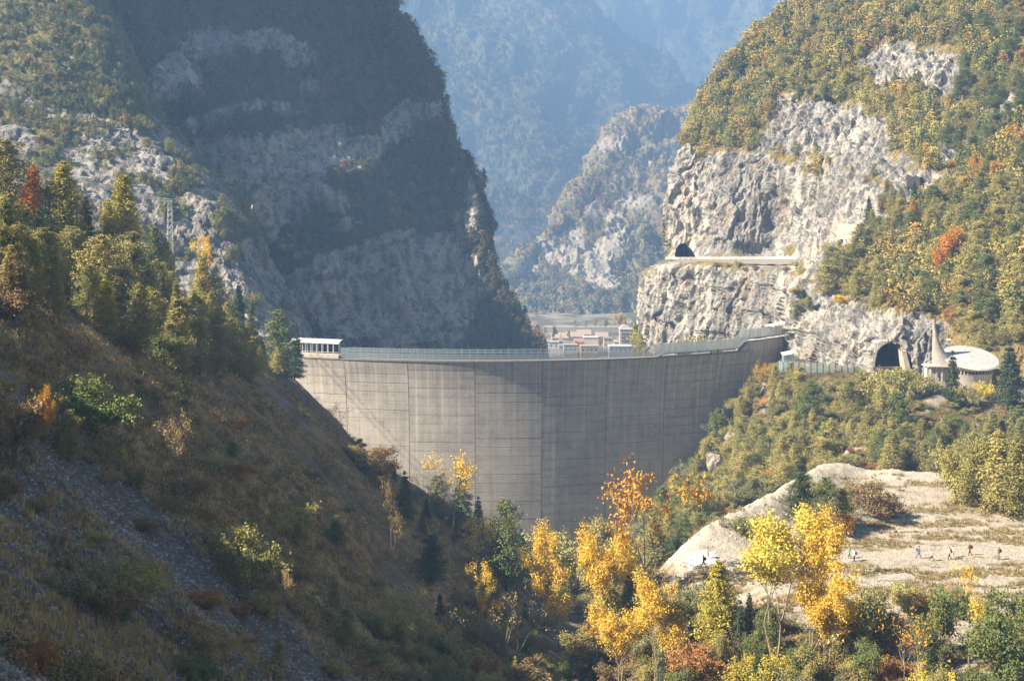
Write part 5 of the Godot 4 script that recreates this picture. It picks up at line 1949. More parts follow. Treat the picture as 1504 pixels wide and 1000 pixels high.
func planted_by_hand():
	var list := [
		# the crest of the shaded slope, left to right
		[4, 345, 205, "pine", "olive", "pine_tree", "tree", "big olive pine cut by the left edge of the picture", 1.1],
		[45, 345, 240, "larch", "orange", "larch_tree", "tree", "orange larch with pointed top at the left on the shaded crest", 0.9],
		[92, 350, 235, "larch", "yellowgreen", "larch_tree", "tree", "broad bright green larch right of the orange larch", 1.2],
		[76, 355, 268, "pine", "olive", "pine_tree", "tree", "olive pine between the orange larch and the bright green larch"],
		[126, 362, 286, "spruce", "dark", "spruce_tree", "tree", "dark blue green spruce right of the bright green larch"],
		[155, 372, 290, "larch", "yellowgreen", "larch_tree", "tree", "short yellow larch leaning on the tall green larch", 0.8],
		[182, 385, 253, "larch", "yellowgreen", "larch_tree", "tree", "tallest slender yellow green larch in front of the power cables", 0.95],
		[30, 385, 300, "pine", "dark", "pine_tree", "tree", "dark pine below the orange larch"],
		[62, 392, 305, "pine", "dark", "pine_tree", "tree", "dark pine below the bright green larch"],
		[74, 420, 340, "pine", "moss", "pine_tree", "tree", "rounded sunlit pine in the left part of the shaded wood"],
		[106, 415, 332, "pine", "olive", "pine_tree", "tree", "ragged olive pine right of the rounded sunlit pine"],
		[145, 455, 345, "pine", "moss", "pine_tree", "tree", "open-branched pale pine in the middle of the shaded wood", 1.2],
		[190, 450, 340, "pine", "olive", "pine_tree", "tree", "bushy olive pine below the tallest larch", 1.1],
		[225, 420, 330, "larch", "green", "larch_tree", "tree", "green larch left of the right-hand pylon"],
		[243, 440, 350, "larch", "yellowgreen", "larch_tree", "tree", "yellow-topped larch at the foot of the right-hand pylon"],
		[170, 400, 318, "spruce", "dark", "spruce_tree", "tree", "dark spruce squeezed below the short yellow larch"],
		[286, 440, 338, "aspen", "gold", "aspen_tree", "tree", "thin golden aspen standing against the grey rock knob", 0.55],
		[297, 460, 375, "larch", "yellowgreen", "larch_tree", "tree", "feathery yellow green larch right of the golden aspen"],
		[316, 470, 402, "pine", "moss", "pine_tree", "tree", "pale pine right of the feathery larch"],
		[258, 485, 410, "spruce", "olive", "spruce_tree", "tree", "light green young spruce inside the shaded wood"],
		[289, 520, 435, "pine", "moss", "pine_tree", "tree", "round-topped sunlit pine low in the shaded wood"],
		[350, 495, 412, "spruce", "dark", "spruce_tree", "tree", "dark narrow spruce before the rock knob", 0.8],
		[367, 515, 444, "spruce", "green", "spruce_tree", "tree", "greyish spruce right of the dark narrow spruce", 0.8],
		[361, 555, 476, "larch", "yellowgreen", "larch_tree", "tree", "yellow green larch lowest in the right part of the shaded wood"],
		[410, 548, 455, "pine", "green", "pine_tree", "tree", "tall rounded green pine left of the dam shelter", 0.95],
		[432, 552, 492, "spruce", "dark", "pine_tree", "tree", "dark flat-branched pine silhouetted before the dam", 1.35],
		[20, 470, 368, "pine", "brown", "pine_tree", "tree", "brownish pine at the left edge below the wood"],
		[85, 465, 394, "spruce", "moss", "spruce_tree", "tree", "small sunlit spruce near the left end of the wood"],
		[137, 452, 415, "aspen", "orange", "aspen_tree", "tree", "small orange aspen with bare pale trunk inside the wood"],
		# the shaded slope
		[66, 705, 562, "poplar", "amber", "maple_tree", "tree", "tall amber and rust tree at the left of the shaded slope", 0.42],
		[131, 640, 550, "bush", "green", "shrub", "shrub", "dark green shrub with yellow leaves right of the amber tree", 1.0],
		[132, 600, 552, "aspen", "gold", "aspen_tree", "tree", "small golden aspen above the dark green shrub", 0.8],
		[12, 660, 570, "bush", "brown", "shrub", "shrub", "brown shrub at the left edge of the shaded slope", 1.0],
		[265, 735, 605, "aspen", "tan", "aspen_tree", "tree", "slim pale aspen standing alone on the shaded slope", 0.6],
		[155, 735, 650, "bare", "brown", "bare_shrub", "shrub", "bare upright shrub beside the strip of dry grass", 0.7],
		[125, 890, 822, "bush", "sage", "shrub", "shrub", "grey green shrub on the dark scree", 1.1],
		[190, 890, 812, "bush", "moss", "shrub", "shrub", "yellow green shrub right of the grey green one on the scree", 0.8],
		[310, 970, 915, "bush", "tan", "shrub", "shrub", "tawny shrub low on the scree", 0.9],
		[285, 1005, 958, "bush", "green", "shrub", "shrub", "green shrub at the lower edge left of the middle", 1.0],
		[50, 985, 935, "bush", "rust", "shrub", "shrub", "rust coloured shrub at the lower left corner", 1.0],
		[362, 860, 770, "bush", "olive", "shrub", "shrub", "loose olive shrub on the lower strip of the shaded slope", 0.8],
		[430, 800, 740, "bush", "moss", "shrub", "shrub", "yellowish shrub in the middle of the shaded slope", 0.9],
		[574, 858, 690, "aspen", "brown", "larch_tree", "tree", "tall thin nearly bare brown tree on the middle slope", 0.5],
		[632, 860, 785, "pine", "dark", "pine_tree", "tree", "dark pine standing alone right of the bare brown tree"],
		[590, 965, 876, "willow", "moss", "willow_bush", "shrub", "large round olive willow bush at the bottom middle", 0.82],
		[645, 968, 880, "bare", "tan", "bare_shrub", "shrub", "pale twisted bare shrub right of the round willow bush", 0.9],
		# the saddle before the dam
		[497, 640, 578, "bare", "brown", "bare_shrub", "shrub", "bare brown shrub standing against the lit dam face"],
		[566, 715, 652, "bare", "brown", "bare_shrub", "shrub", "bare dark shrub on the skyline below the dam", 1.2],
		[545, 700, 655, "bush", "brown", "shrub", "shrub", "brown scrub on the skyline of the slope before the dam", 1.2],
		[597, 765, 690, "spruce", "green", "spruce_tree", "tree", "slim green spruce left of the bare fan-shaped tree"],
		[616, 740, 678, "bare", "tan", "bare_tree", "tree", "fan-shaped bare tree before the lit dam face"],
		[643, 760, 698, "pine", "olive", "pine_tree", "tree", "olive pine between the bare tree and the pale gold aspen"],
		[663, 790, 664, "aspen", "gold", "aspen_tree", "tree", "pale gold aspen rising before the lit dam face", 0.8],
		[677, 785, 678, "spruce", "green", "spruce_tree", "tree", "dark green spruce in front of the pale gold aspen"],
		[703, 790, 728, "spruce", "dark", "spruce_tree", "tree", "small dark spruce right of the pale gold aspen"],
		[708, 850, 745, "aspen", "gold", "aspen_tree", "tree", "golden aspen on the rim of the shaded slope", 0.9],
		[744, 870, 734, "pine", "green", "pine_tree", "tree", "large dark pine before the joint of the dam", 0.8],
		[768, 850, 775, "spruce", "dark", "spruce_tree", "tree", "dark spruce half hidden behind the golden poplars"],
		[700, 930, 822, "aspen", "gold", "aspen_tree", "tree", "sparse golden aspen in the shade below the slope", 0.6],
		[722, 950, 868, "aspen", "amber", "aspen_tree", "tree", "thin amber aspen right of the sparse golden one", 0.7],
		[748, 985, 850, "bare", "tan", "bare_tree", "tree", "tall bare grey tree in the shaded hollow", 0.6],
		[695, 1000, 958, "bush", "rust", "shrub", "shrub", "rust brown shrub at the bottom edge"],
		[757, 1015, 962, "spruce", "yellowgreen", "spruce_tree", "tree", "small bright green spruce at the bottom edge"],
		[783, 1020, 973, "larch", "gold", "larch_tree", "tree", "small golden larch at the bottom edge"],
		# the lit hollow in the middle
		[788, 945, 768, "poplar", "gold", "poplar_tree", "tree", "golden poplar at the left of the lit hollow below the dam", 0.75],
		[822, 950, 830, "poplar", "gold", "poplar_tree", "tree", "lower golden poplar right of the first one in the hollow", 0.85],
		[842, 870, 778, "bush", "moss", "shrub", "shrub", "tall olive bush at the foot of the dam", 0.9],
		[880, 870, 758, "round", "moss", "broadleaf_tree", "tree", "olive green tree at the foot of the dam", 0.7],
		[908, 860, 785, "willow", "sage", "willow_bush", "shrub", "grey green willow right of the olive tree at the dam foot", 0.6],
		[888, 965, 768, "poplar", "gold", "poplar_tree", "tree", "tall open golden poplar in the lit hollow", 0.7],
		[953, 915, 668, "aspen", "amber", "aspen_tree", "tree", "tall amber aspen rising before the shaded part of the dam", 0.75],
		[868, 975, 925, "bush", "olive", "shrub", "shrub", "olive bush at the left foot of the tall open poplar", 1.2],
		[885, 985, 930, "bush", "brown", "shrub", "shrub", "brown bush right at the foot of the tall open poplar", 1.2],
		[925, 900, 815, "spruce", "green", "spruce_tree", "tree", "dark green spruce between the open poplar and the amber aspen"],
		[912, 1020, 880, "poplar", "gold", "poplar_tree", "tree", "golden poplar at the bottom left of the pointed one", 1.0],
		[966, 1030, 842, "poplar", "gold", "poplar_tree", "tree", "bright golden poplar with pointed top", 0.85],
		[1012, 945, 850, "willow", "sage", "willow_bush", "shrub", "grey green willow thicket right of the pointed poplar", 0.7],
		[1056, 965, 822, "larch", "yellowgreen", "larch_tree", "tree", "broad cone of olive yellow larch before the pale mound", 1.15],
		[1088, 960, 880, "spruce", "dark", "spruce_tree", "tree", "dark spruce at the left foot of the great yellow poplar"],
		[1032, 1010, 938, "bush", "rust", "shrub", "shrub", "rusty orange bush at the bottom between poplars"],
		[1018, 1020, 968, "larch", "yellowgreen", "larch_tree", "tree", "small bright green larch at the bottom between poplars"],
		[1138, 990, 742, "poplar", "lemon", "poplar_tree", "tree", "great lemon yellow poplar before the gravel flat", 1.0],
		[1188, 990, 748, "poplar", "gold", "poplar_tree", "tree", "great golden poplar twin of the lemon yellow one", 0.8],
		[1216, 1000, 838, "poplar", "gold", "poplar_tree", "tree", "lower orange gold poplar right of the great pair", 0.9],
		[1214, 850, 733, "aspen", "tan", "aspen_tree", "tree", "thin tawny aspen with long bare stem on the flat", 0.45],
		[1255, 960, 880, "larch", "amber", "larch_tree", "tree", "small orange larch among the bushes below the flat", 0.9],
		[1332, 1020, 876, "bare", "amber", "bare_tree", "tree", "bare tree with pale trunk and few orange leaves", 0.75],
		[1425, 985, 812, "aspen", "gold", "aspen_tree", "tree", "open golden aspen at the near edge of the flat", 0.6],
		[1290, 985, 862, "round", "olive", "broadleaf_tree", "tree", "olive green tree left of the bare pale tree", 0.7],
		[1385, 985, 862, "round", "green", "broadleaf_tree", "tree", "fresh green tree between the bare tree and the open golden aspen", 0.7],
		[1488, 1000, 858, "round", "green", "broadleaf_tree", "tree", "green tree at the lower right edge", 0.8],
		[1180, 1030, 950, "round", "moss", "broadleaf_tree", "tree", "brown olive tree under the great poplars", 0.9],
		[1375, 1015, 972, "bush", "lemon", "shrub", "shrub", "small yellow bush at the bottom right of the bare tree"],
		[1120, 1020, 955, "bush", "yellowgreen", "shrub", "shrub", "yellow green bush at the bottom under the great poplars"],
		# on the flat
		[1180, 768, 692, "pine", "dark", "pine_tree", "tree", "dark dense pine at the back of the gravel flat", 1.15],
		[1216, 778, 700, "pine", "green", "pine_tree", "tree", "blue green pine right of the dark dense pine", 1.0],
		[1240, 776, 716, "pine", "olive", "pine_tree", "tree", "olive pine in the clump on the gravel flat"],
		[1262, 765, 688, "bare", "brown", "bare_tree", "tree", "half bare brown tree in the clump on the gravel flat", 1.1],
		[1288, 762, 705, "bush", "brown", "shrub", "shrub", "brown bush at the right end of the clump on the flat", 0.9],
		[1230, 785, 745, "bush", "rust", "shrub", "shrub", "rust bush in front of the clump on the flat", 0.8],
		[1105, 790, 752, "bush", "sage", "shrub", "shrub", "grey green bush on the slope of the pale mound", 1.1],
		[1090, 745, 700, "willow", "sage", "willow_bush", "shrub", "round sage willow behind the pale mound", 0.8],
		[1440, 745, 640, "round", "olive", "broadleaf_tree", "tree", "olive tree at the back right of the flat", 0.8],
		[1472, 752, 630, "larch", "moss", "larch_tree", "tree", "tall mossy larch at the right edge of the flat", 1.3],
		[1498, 760, 640, "larch", "olive", "larch_tree", "tree", "olive larch cut by the right edge beside the flat", 1.2],
		[1420, 728, 655, "bush", "moss", "shrub", "shrub", "moss green bush behind the gravel bank", 0.9],
		# the chapel
		[1401, 596, 514, "spruce", "dark", "spruce_tree", "tree", "dark spruce standing before the chapel", 0.95],
		[1486, 598, 498, "spruce", "dark", "spruce_tree", "tree", "large wide dark spruce on the terrace right of the chapel", 1.25],
		[1418, 596, 562, "bush", "moss", "shrub", "shrub", "yellow olive bush right of the spruce before the chapel", 0.8],
		[1447, 588, 558, "bush", "lemon", "shrub", "shrub", "small yellow bush under the chapel drum", 0.7],
		[1470, 590, 548, "aspen", "amber", "aspen_tree", "tree", "small amber tree between chapel and large spruce", 0.7],
		[1404, 628, 606, "bush", "green", "shrub", "shrub", "round dark green bush alone on the slope below the chapel", 0.8],
		[1467, 645, 590, "aspen", "tan", "aspen_tree", "tree", "thin tan sapling below the terrace wall", 0.4],
		[1312, 590, 540, "bush", "moss", "shrub", "shrub", "broad mossy bush before the lower tunnel", 1.2],
		[1335, 585, 540, "bush", "olive", "shrub", "shrub", "olive bush right of the broad mossy one at the lower tunnel", 1.1],
		[1075, 632, 612, "spruce", "green", "shrub", "shrub", "round green shrub on the rock rib beside the shaded dam", 1.6],
		[1112, 590, 528, "aspen", "amber", "aspen_tree", "tree", "thin orange tree leaning before the right end of the dam", 0.8],
	]
	for a in list:
		tree_at(a)
	for a in [[1393, 408, 334, "round", "orange", "broadleaf_tree", "round flaming orange tree in the pine wood above the chapel", 0.8], [1340, 328, 290, "larch", "amber", "larch_tree", "pointed orange larch below the talus on the right slope", 1.0], [1443, 300, 224, "aspen", "amber", "aspen_tree", "tall pale yellow aspen on the upper right slope", 0.6],
		[1380, 290, 266, "larch", "amber", "larch_tree", "small orange larch before the pale talus", 0.8], [1239, 448, 430, "bush", "gold", "shrub", "small golden shrub at the left end of the pine wood", 1.0], [1208, 62, 36, "round", "rust", "broadleaf_tree", "rust red tree on the upper right mountain", 1.0]]:
		var p := spot(cliff, a[0], a[1])
		plant(a[5], any(a[3]), a[4], p, (a[1] - a[2]) * -p.z / F, a[6], "shrub" if a[5] == "shrub" else "tree", "", a[7])

func inside(poly: PackedVector2Array, n: int, apart: float) -> Array:
	var lo := poly[0]
	var hi := poly[0]
	for q in poly:
		lo = lo.min(q)
		hi = hi.max(q)
	var out := []
	var tries := 0
	while out.size() < n and tries < n * 60:
		tries += 1
		var q := Vector2(rng.randf_range(lo.x, hi.x), rng.randf_range(lo.y, hi.y))
		if not Geometry2D.is_point_in_polygon(q, poly):
			continue
		var ok := true
		for e in out:
			if (e - q).length() < apart:
				ok = false
				break
		if ok:
			out.append(q)
	return out

const ORDINALS := ["first", "second", "third", "fourth", "fifth", "sixth", "seventh", "eighth", "ninth", "tenth"]

const BEHIND := ["plants on the slope right of the dam", "trees behind the gravel bank", "bushes below the chapel", "bushes below the walkway"]

func grove(poly: Array, n: int, apart: float, on_cliff: bool, place: String, mix: Array, group: String):
	# mix: [share, kind, colours, low, high (m), name, category, noun, width]
	var pp := PackedVector2Array()
	var lo := 1e9
	var hi := -1e9
	for k in range(0, poly.size(), 2):
		pp.append(Vector2(poly[k], poly[k + 1]))
		lo = minf(lo, poly[k + 1])
		hi = maxf(hi, poly[k + 1])
	var told := {}
	for q in inside(pp, n, apart):
		var p := spot(cliff, q.x, q.y) if on_cliff else onto(q.x, q.y, 240.0 if group in BEHIND else 60.0, 440.0)
		if not on_cliff and p.z < -438.0:
			p = skyline(q.x)
		var r := rng.randf()
		for a in mix:
			r -= a[0]
			if r <= 0.0:
				var color: String = pick(a[2])
				var o := plant(a[5], any(a[1]), color, p, rng.randf_range(a[3], a[4]), "", a[6], group, a[8] * rng.randf_range(0.85, 1.15))
				var t: float = (q.y - lo) / (hi - lo)
				var key := "%s %s %s %s" % [TINT_WORDS[color], a[7], "high" if t < 0.33 else "midway" if t < 0.66 else "low", place]
				if not told.has(key):
					told[key] = []
				told[key].append([q.x, o])
				break
	# who is who: counted from the left among those of the same look and level
	for key in told:
		var all: Array = told[key]
		all.sort_custom(func(a, b): return a[0] < b[0])
		for k in all.size():
			var from_left := k < (all.size() + 1) / 2
			var c: int = k if from_left else all.size() - 1 - k
			var rank: String = "" if c == 0 else (ORDINALS[c] if c < 10 else "number %d" % (c + 1)) + " "
			all[k][1].set_meta("label", key if all.size() == 1 else key + ", " + (("leftmost" if from_left else "rightmost") if c == 0 else rank + ("from the left" if from_left else "from the right")))

func scattered():
	grove([0, 400, 60, 395, 130, 398, 200, 425, 260, 455, 330, 490, 420, 545, 425, 562, 340, 565, 250, 550, 190, 520, 120, 470, 70, 440, 0, 480], 95, 11, false, "in the shaded crest wood", [
		[0.45, "pine", ["olive", "olive", "moss"], 5.5, 9.5, "pine_tree", "tree", "pine", 1.0],
		[0.2, "larch", ["moss", "yellowgreen", "green"], 5.5, 9.5, "larch_tree", "tree", "larch", 1.0],
		[0.2, "spruce", ["dark", "green"], 5.0, 9.0, "spruce_tree", "tree", "spruce", 1.0],
		[0.15, "bush", ["olive", "brown", "green"], 2.5, 4.5, "shrub", "shrub", "bush", 1.0]], "trees of the shaded wood")
	grove([0, 500, 120, 500, 260, 575, 420, 585, 470, 600, 560, 720, 700, 800, 720, 870, 640, 1000, 120, 1000, 0, 720], 85, 24, false, "on the shaded slope", [
		[0.4, "bush", ["olive", "brown", "moss"], 1.0, 2.6, "shrub", "shrub", "bush", 1.1],
		[0.25, "bush", ["rust", "brown", "tan"], 0.9, 2.0, "shrub", "shrub", "bush", 1.1],
		[0.15, "bare", ["brown"], 2.0, 4.5, "bare_shrub", "shrub", "bare shrub", 0.8],
		[0.12, "pine", ["olive", "green"], 2.0, 4.5, "pine_tree", "tree", "pine", 1.0],
		[0.08, "aspen", ["tan", "brown"], 3.0, 6.0, "aspen_tree", "tree", "aspen", 0.6]], "plants of the shaded slope")
	grove([440, 560, 470, 590, 520, 650, 600, 720, 640, 750, 720, 800, 760, 840, 700, 850, 600, 770, 520, 690], 26, 12, false, "on the skyline before the dam", [
		[0.5, "bush", ["brown", "olive", "rust"], 1.8, 3.6, "shrub", "shrub", "bush", 1.0],
		[0.3, "bare", ["brown"], 2.5, 5.0, "bare_shrub", "shrub", "bare shrub", 1.0],
		[0.2, "spruce", ["dark", "green"], 3.0, 7.0, "spruce_tree", "tree", "spruce", 1.0]], "scrub before the dam")
	grove([690, 860, 780, 830, 850, 840, 930, 830, 1000, 880, 1090, 880, 1200, 890, 1300, 900, 1400, 900, 1400, 1075, 700, 1060], 95, 17, false, "in the bottom thicket", [
		[0.34, "bush", ["olive", "moss", "brown", "sage"], 2.2, 4.6, "shrub", "shrub", "bush", 1.0],
		[0.16, "willow", ["sage", "moss"], 2.5, 4.6, "willow_bush", "shrub", "willow", 0.8],
		[0.16, "round", ["green", "olive"], 4.0, 6.5, "broadleaf_tree", "tree", "broadleaf tree", 0.8],
		[0.12, "bush", ["rust", "amber"], 1.8, 3.4, "shrub", "shrub", "bush", 1.0],
		[0.12, "spruce", ["green", "dark"], 3.0, 7.0, "spruce_tree", "tree", "spruce", 1.0],
		[0.1, "bare", ["amber", "brown"], 4.0, 7.0, "bare_tree", "tree", "bare tree", 0.7]], "thicket along the bottom")
	grove([600, 930, 690, 880, 780, 900, 860, 1000, 860, 1070, 600, 1070], 50, 15, false, "in the shaded hollow", [
		[0.5, "bush", ["green", "olive", "brown"], 2.0, 4.0, "shrub", "shrub", "bush", 1.1],
		[0.25, "willow", ["green", "sage"], 2.5, 4.5, "willow_bush", "shrub", "willow", 0.8],
		[0.15, "spruce", ["green", "dark"], 3.0, 6.0, "spruce_tree", "tree", "spruce", 1.0],
		[0.1, "bare", ["brown"], 3.0, 6.0, "bare_shrub", "shrub", "bare shrub", 0.8]], "bushes of the shaded hollow")
	grove([1400, 905, 1440, 985, 1440, 1060, 1504, 1060, 1504, 1000, 1470, 900], 12, 16, false, "by the lower right track", [
		[0.6, "bush", ["green", "olive"], 2.0, 3.6, "shrub", "shrub", "bush", 1.0],
		[0.4, "round", ["green", "olive"], 3.0, 5.0, "broadleaf_tree", "tree", "broadleaf tree", 0.9]], "bushes at the lower right")
	grove([930, 790, 1000, 690, 1050, 620, 1100, 570, 1125, 560, 1150, 575, 1240, 590, 1300, 600, 1330, 640, 1300, 700, 1220, 690, 1120, 735, 1040, 790, 960, 850], 170, 10, false, "on the slope right of the dam", [
		[0.3, "pine", ["olive", "green", "moss"], 5.0, 11.5, "pine_tree", "tree", "pine", 1.1],
		[0.2, "larch", ["moss", "olive"], 6.0, 10.0, "larch_tree", "tree", "larch", 1.2],
		[0.38, "bush", ["moss", "sage", "olive", "moss"], 3.0, 5.5, "shrub", "shrub", "bush", 1.0],
		[0.12, "bush", ["tan", "rust", "amber"], 1.8, 3.4, "shrub", "shrub", "bush", 1.0]], "plants on the slope right of the dam")
	grove([1290, 665, 1340, 655, 1420, 660, 1504, 650, 1504, 735, 1420, 700, 1350, 700, 1290, 700], 60, 10, false, "behind the gravel bank", [
		[0.5, "larch", ["moss", "olive"], 6.0, 10.0, "larch_tree", "tree", "larch", 1.3],
		[0.3, "pine", ["olive", "green"], 6.0, 10.0, "pine_tree", "tree", "pine", 1.1],
		[0.2, "bush", ["moss", "brown"], 2.0, 3.5, "shrub", "shrub", "bush", 1.0]], "trees behind the gravel bank")
	grove([1300, 600, 1370, 592, 1504, 610, 1504, 650, 1330, 650], 22, 13, false, "on the slope below the chapel", [
		[0.6, "bush", ["moss", "olive", "sage"], 0.8, 2.0, "shrub", "shrub", "bush", 1.1],
		[0.4, "bush", ["rust", "tan"], 0.7, 1.8, "shrub", "shrub", "bush", 1.1]], "bushes below the chapel")
	grove([1150, 566, 1240, 566, 1360, 570, 1350, 605, 1250, 605, 1150, 596], 40, 9, false, "below the railed walkway", [
		[0.7, "bush", ["moss", "tan", "olive", "moss"], 1.2, 3.0, "shrub", "shrub", "bush", 1.1],
		[0.3, "bush", ["rust", "amber"], 1.5, 2.8, "shrub", "shrub", "bush", 1.1]], "bushes below the walkway")
	stage("groves below")
	grove([1200, 445, 1228, 390, 1262, 350, 1300, 300, 1400, 300, 1504, 290, 1504, 500, 1440, 530, 1390, 480, 1340, 455, 1280, 450], 125, 11, true, "in the wood above the chapel", [
		[0.62, "pine", ["olive", "green", "moss"], 7.0, 11.0, "pine_tree", "tree", "pine", 1.15],
		[0.14, "spruce", ["green", "dark"], 7.0, 11.0, "spruce_tree", "tree", "spruce", 1.0],
		[0.14, "larch", ["moss", "yellowgreen"], 7.0, 11.0, "larch_tree", "tree", "larch", 1.1],
		[0.1, "round", ["brown", "rust", "moss"], 4.0, 7.0, "broadleaf_tree", "tree", "broadleaf tree", 0.9]], "trees of the wood above the chapel")
	grove([1504, 0, 1504, 290, 1400, 255, 1380, 200, 1420, 120, 1400, 40, 1430, 0], 70, 13, true, "on the upper right slope", [
		[0.6, "pine", ["olive", "green", "green"], 7.0, 11.0, "pine_tree", "tree", "pine", 1.15],
		[0.25, "round", ["moss", "amber", "olive"], 5.0, 8.0, "broadleaf_tree", "tree", "broadleaf tree", 0.9],
		[0.15, "larch", ["moss", "green"], 8.0, 12.0, "larch_tree", "tree", "larch", 1.0]], "trees of the upper right slope")
	grove([1180, 5, 1400, 5, 1390, 60, 1280, 60, 1260, 150, 1150, 150, 1060, 205, 1020, 215, 1045, 150, 1090, 90], 110, 12, true, "on the right mountain top", [
		[0.78, "round", ["moss", "yellowgreen", "olive", "green"], 5.0, 9.0, "broadleaf_tree", "tree", "broadleaf tree", 0.9],
		[0.08, "round", ["amber", "rust"], 5.0, 7.5, "broadleaf_tree", "tree", "broadleaf tree", 0.9],
		[0.14, "pine", ["green", "olive"], 6.0, 10.0, "pine_tree", "tree", "pine", 1.1]], "trees of the sunlit mountain top")
	grove([1158, 392, 1188, 392, 1192, 470, 1168, 470], 9, 9, true, "on the rock rib above the dam end", [
		[0.7, "bush", ["moss", "olive"], 2.0, 3.6, "shrub", "shrub", "bush", 1.1],
		[0.3, "pine", ["olive", "green"], 3.0, 5.0, "pine_tree", "tree", "pine", 1.0]], "bushes of the rock rib")
	grove([1020, 386, 1165, 386, 1165, 398, 1020, 398], 9, 10, true, "along the ledge road", [
		[0.7, "bush", ["moss", "olive"], 1.2, 2.6, "shrub", "shrub", "bush", 1.1],
		[0.3, "bush", ["tan", "rust"], 1.2, 2.2, "shrub", "shrub", "bush", 1.1]], "bushes of the ledge road")
	stage("groves above")

func woods():
	var ball := [leafy_ball(10, 3.6, 420, 0.75, 11), leafy_ball(10, 3.2, 380, 0.75, 8), leafy_ball(10, 4.0, 420, 0.8, 7), leafy_ball(10, 2.3, 340, 0.75, 10, 1.0)]
	var far_ball := [leafy_ball(10, 3.6, 60, 2.0, 6), leafy_ball(10, 2.4, 60, 1.8, 6, 1.0)]
	var yes := func(_p): return true
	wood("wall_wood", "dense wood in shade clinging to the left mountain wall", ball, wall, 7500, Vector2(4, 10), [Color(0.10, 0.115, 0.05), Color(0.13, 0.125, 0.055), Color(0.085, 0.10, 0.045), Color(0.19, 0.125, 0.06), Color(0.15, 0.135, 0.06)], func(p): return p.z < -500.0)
	wood("shoulder_scrub", "sunlit scrub on the limestone shoulder at the upper left", ball, shoulder, 2600, Vector2(2.0, 5.0), [Color(0.19, 0.215, 0.08), Color(0.24, 0.24, 0.085), Color(0.15, 0.18, 0.07), Color(0.30, 0.23, 0.08)], yes)
	wood("cliff_wood", "autumn wood covering the sunlit right mountain", ball, cliff, 3900, Vector2(4.0, 10.0), [Color(0.38, 0.33, 0.10), Color(0.43, 0.35, 0.11), Color(0.31, 0.29, 0.095), Color(0.18, 0.20, 0.08), Color(0.40, 0.27, 0.09), Color(0.36, 0.31, 0.11), Color(0.28, 0.27, 0.09)], func(p): return (p.y > -30.0 or p.z < -470.0) and not (p.z < -480.0 and p.x < 112.0 and absf(p.y - 0.0245 * p.z) < 6.0))
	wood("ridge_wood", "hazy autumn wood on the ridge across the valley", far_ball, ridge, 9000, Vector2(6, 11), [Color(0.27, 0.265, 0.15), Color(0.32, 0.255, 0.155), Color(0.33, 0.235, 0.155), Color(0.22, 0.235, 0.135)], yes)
	wood("far_wood", "blue hazy wood on the mountain slopes far behind", far_ball, far_slope, 30000, Vector2(8, 17), [Color(0.10, 0.12, 0.06), Color(0.13, 0.14, 0.07), Color(0.27, 0.19, 0.09), Color(0.09, 0.105, 0.055)], yes)
	wood("far_ridge_wood", "pale hazy wood on the farthest mountain", far_ball, far_ridge, 6000, Vector2(10, 20), [Color(0.10, 0.12, 0.06), Color(0.13, 0.14, 0.07), Color(0.27, 0.19, 0.09)], yes)
	wood("far_hill_wood", "autumn wood on the low hill behind the left mountain", far_ball, far_hill, 4500, Vector2(7, 14), [Color(0.15, 0.16, 0.075), Color(0.33, 0.23, 0.09), Color(0.25, 0.20, 0.08), Color(0.11, 0.13, 0.06)], yes)
	# trees between the houses, each its own
	var n := 0
	for a in [[786, 498, 12, "moss", "left of the red-roofed house"], [800, 496, 10, "moss", "behind the white cottage"], [815, 497, 14, "green", "by the far long house"], [835, 498, 9, "moss", "between the two far houses"], [856, 517, 12, "moss", "before the pinkish building"], [847, 514, 9, "amber", "beside the church tower"], [882, 509, 8, "orange", "in the middle of the town"], [898, 511, 9, "amber", "at the foot of the tower house"], [903, 478, 14, "gold", "leftmost of the golden row beyond the town"], [910, 479, 16, "gold", "tallest of the golden row beyond the town"], [917, 479, 12, "gold", "rightmost of the golden row beyond the town"], [875, 480, 9, "moss", "on the embankment left of the golden row"], [890, 481, 9, "olive", "on the embankment beside the golden row"], [845, 482, 8, "olive", "on the far embankment"], [860, 482, 8, "moss", "in the middle of the embankment"], [930, 480, 9, "olive", "behind the apartment block"], [806, 517, 8, "olive", "just above the dam railing"], [830, 519, 7, "olive", "before the grey block"], [775, 500, 11, "green", "at the foot of the shaded mountain"], [936, 486, 10, "olive", "beside the right cliff"]]:
		var d := 1440.0 if a[1] < 490 else 1300.0
		var p := at(a[0], a[1], d)
		plant("broadleaf_tree", any("round"), a[3], p, a[2] * d / F + 3.0, "%s tree %s" % [TINT_WORDS[a[3]], a[4]], "tree", "trees of the valley town", 0.55)
		n += 1

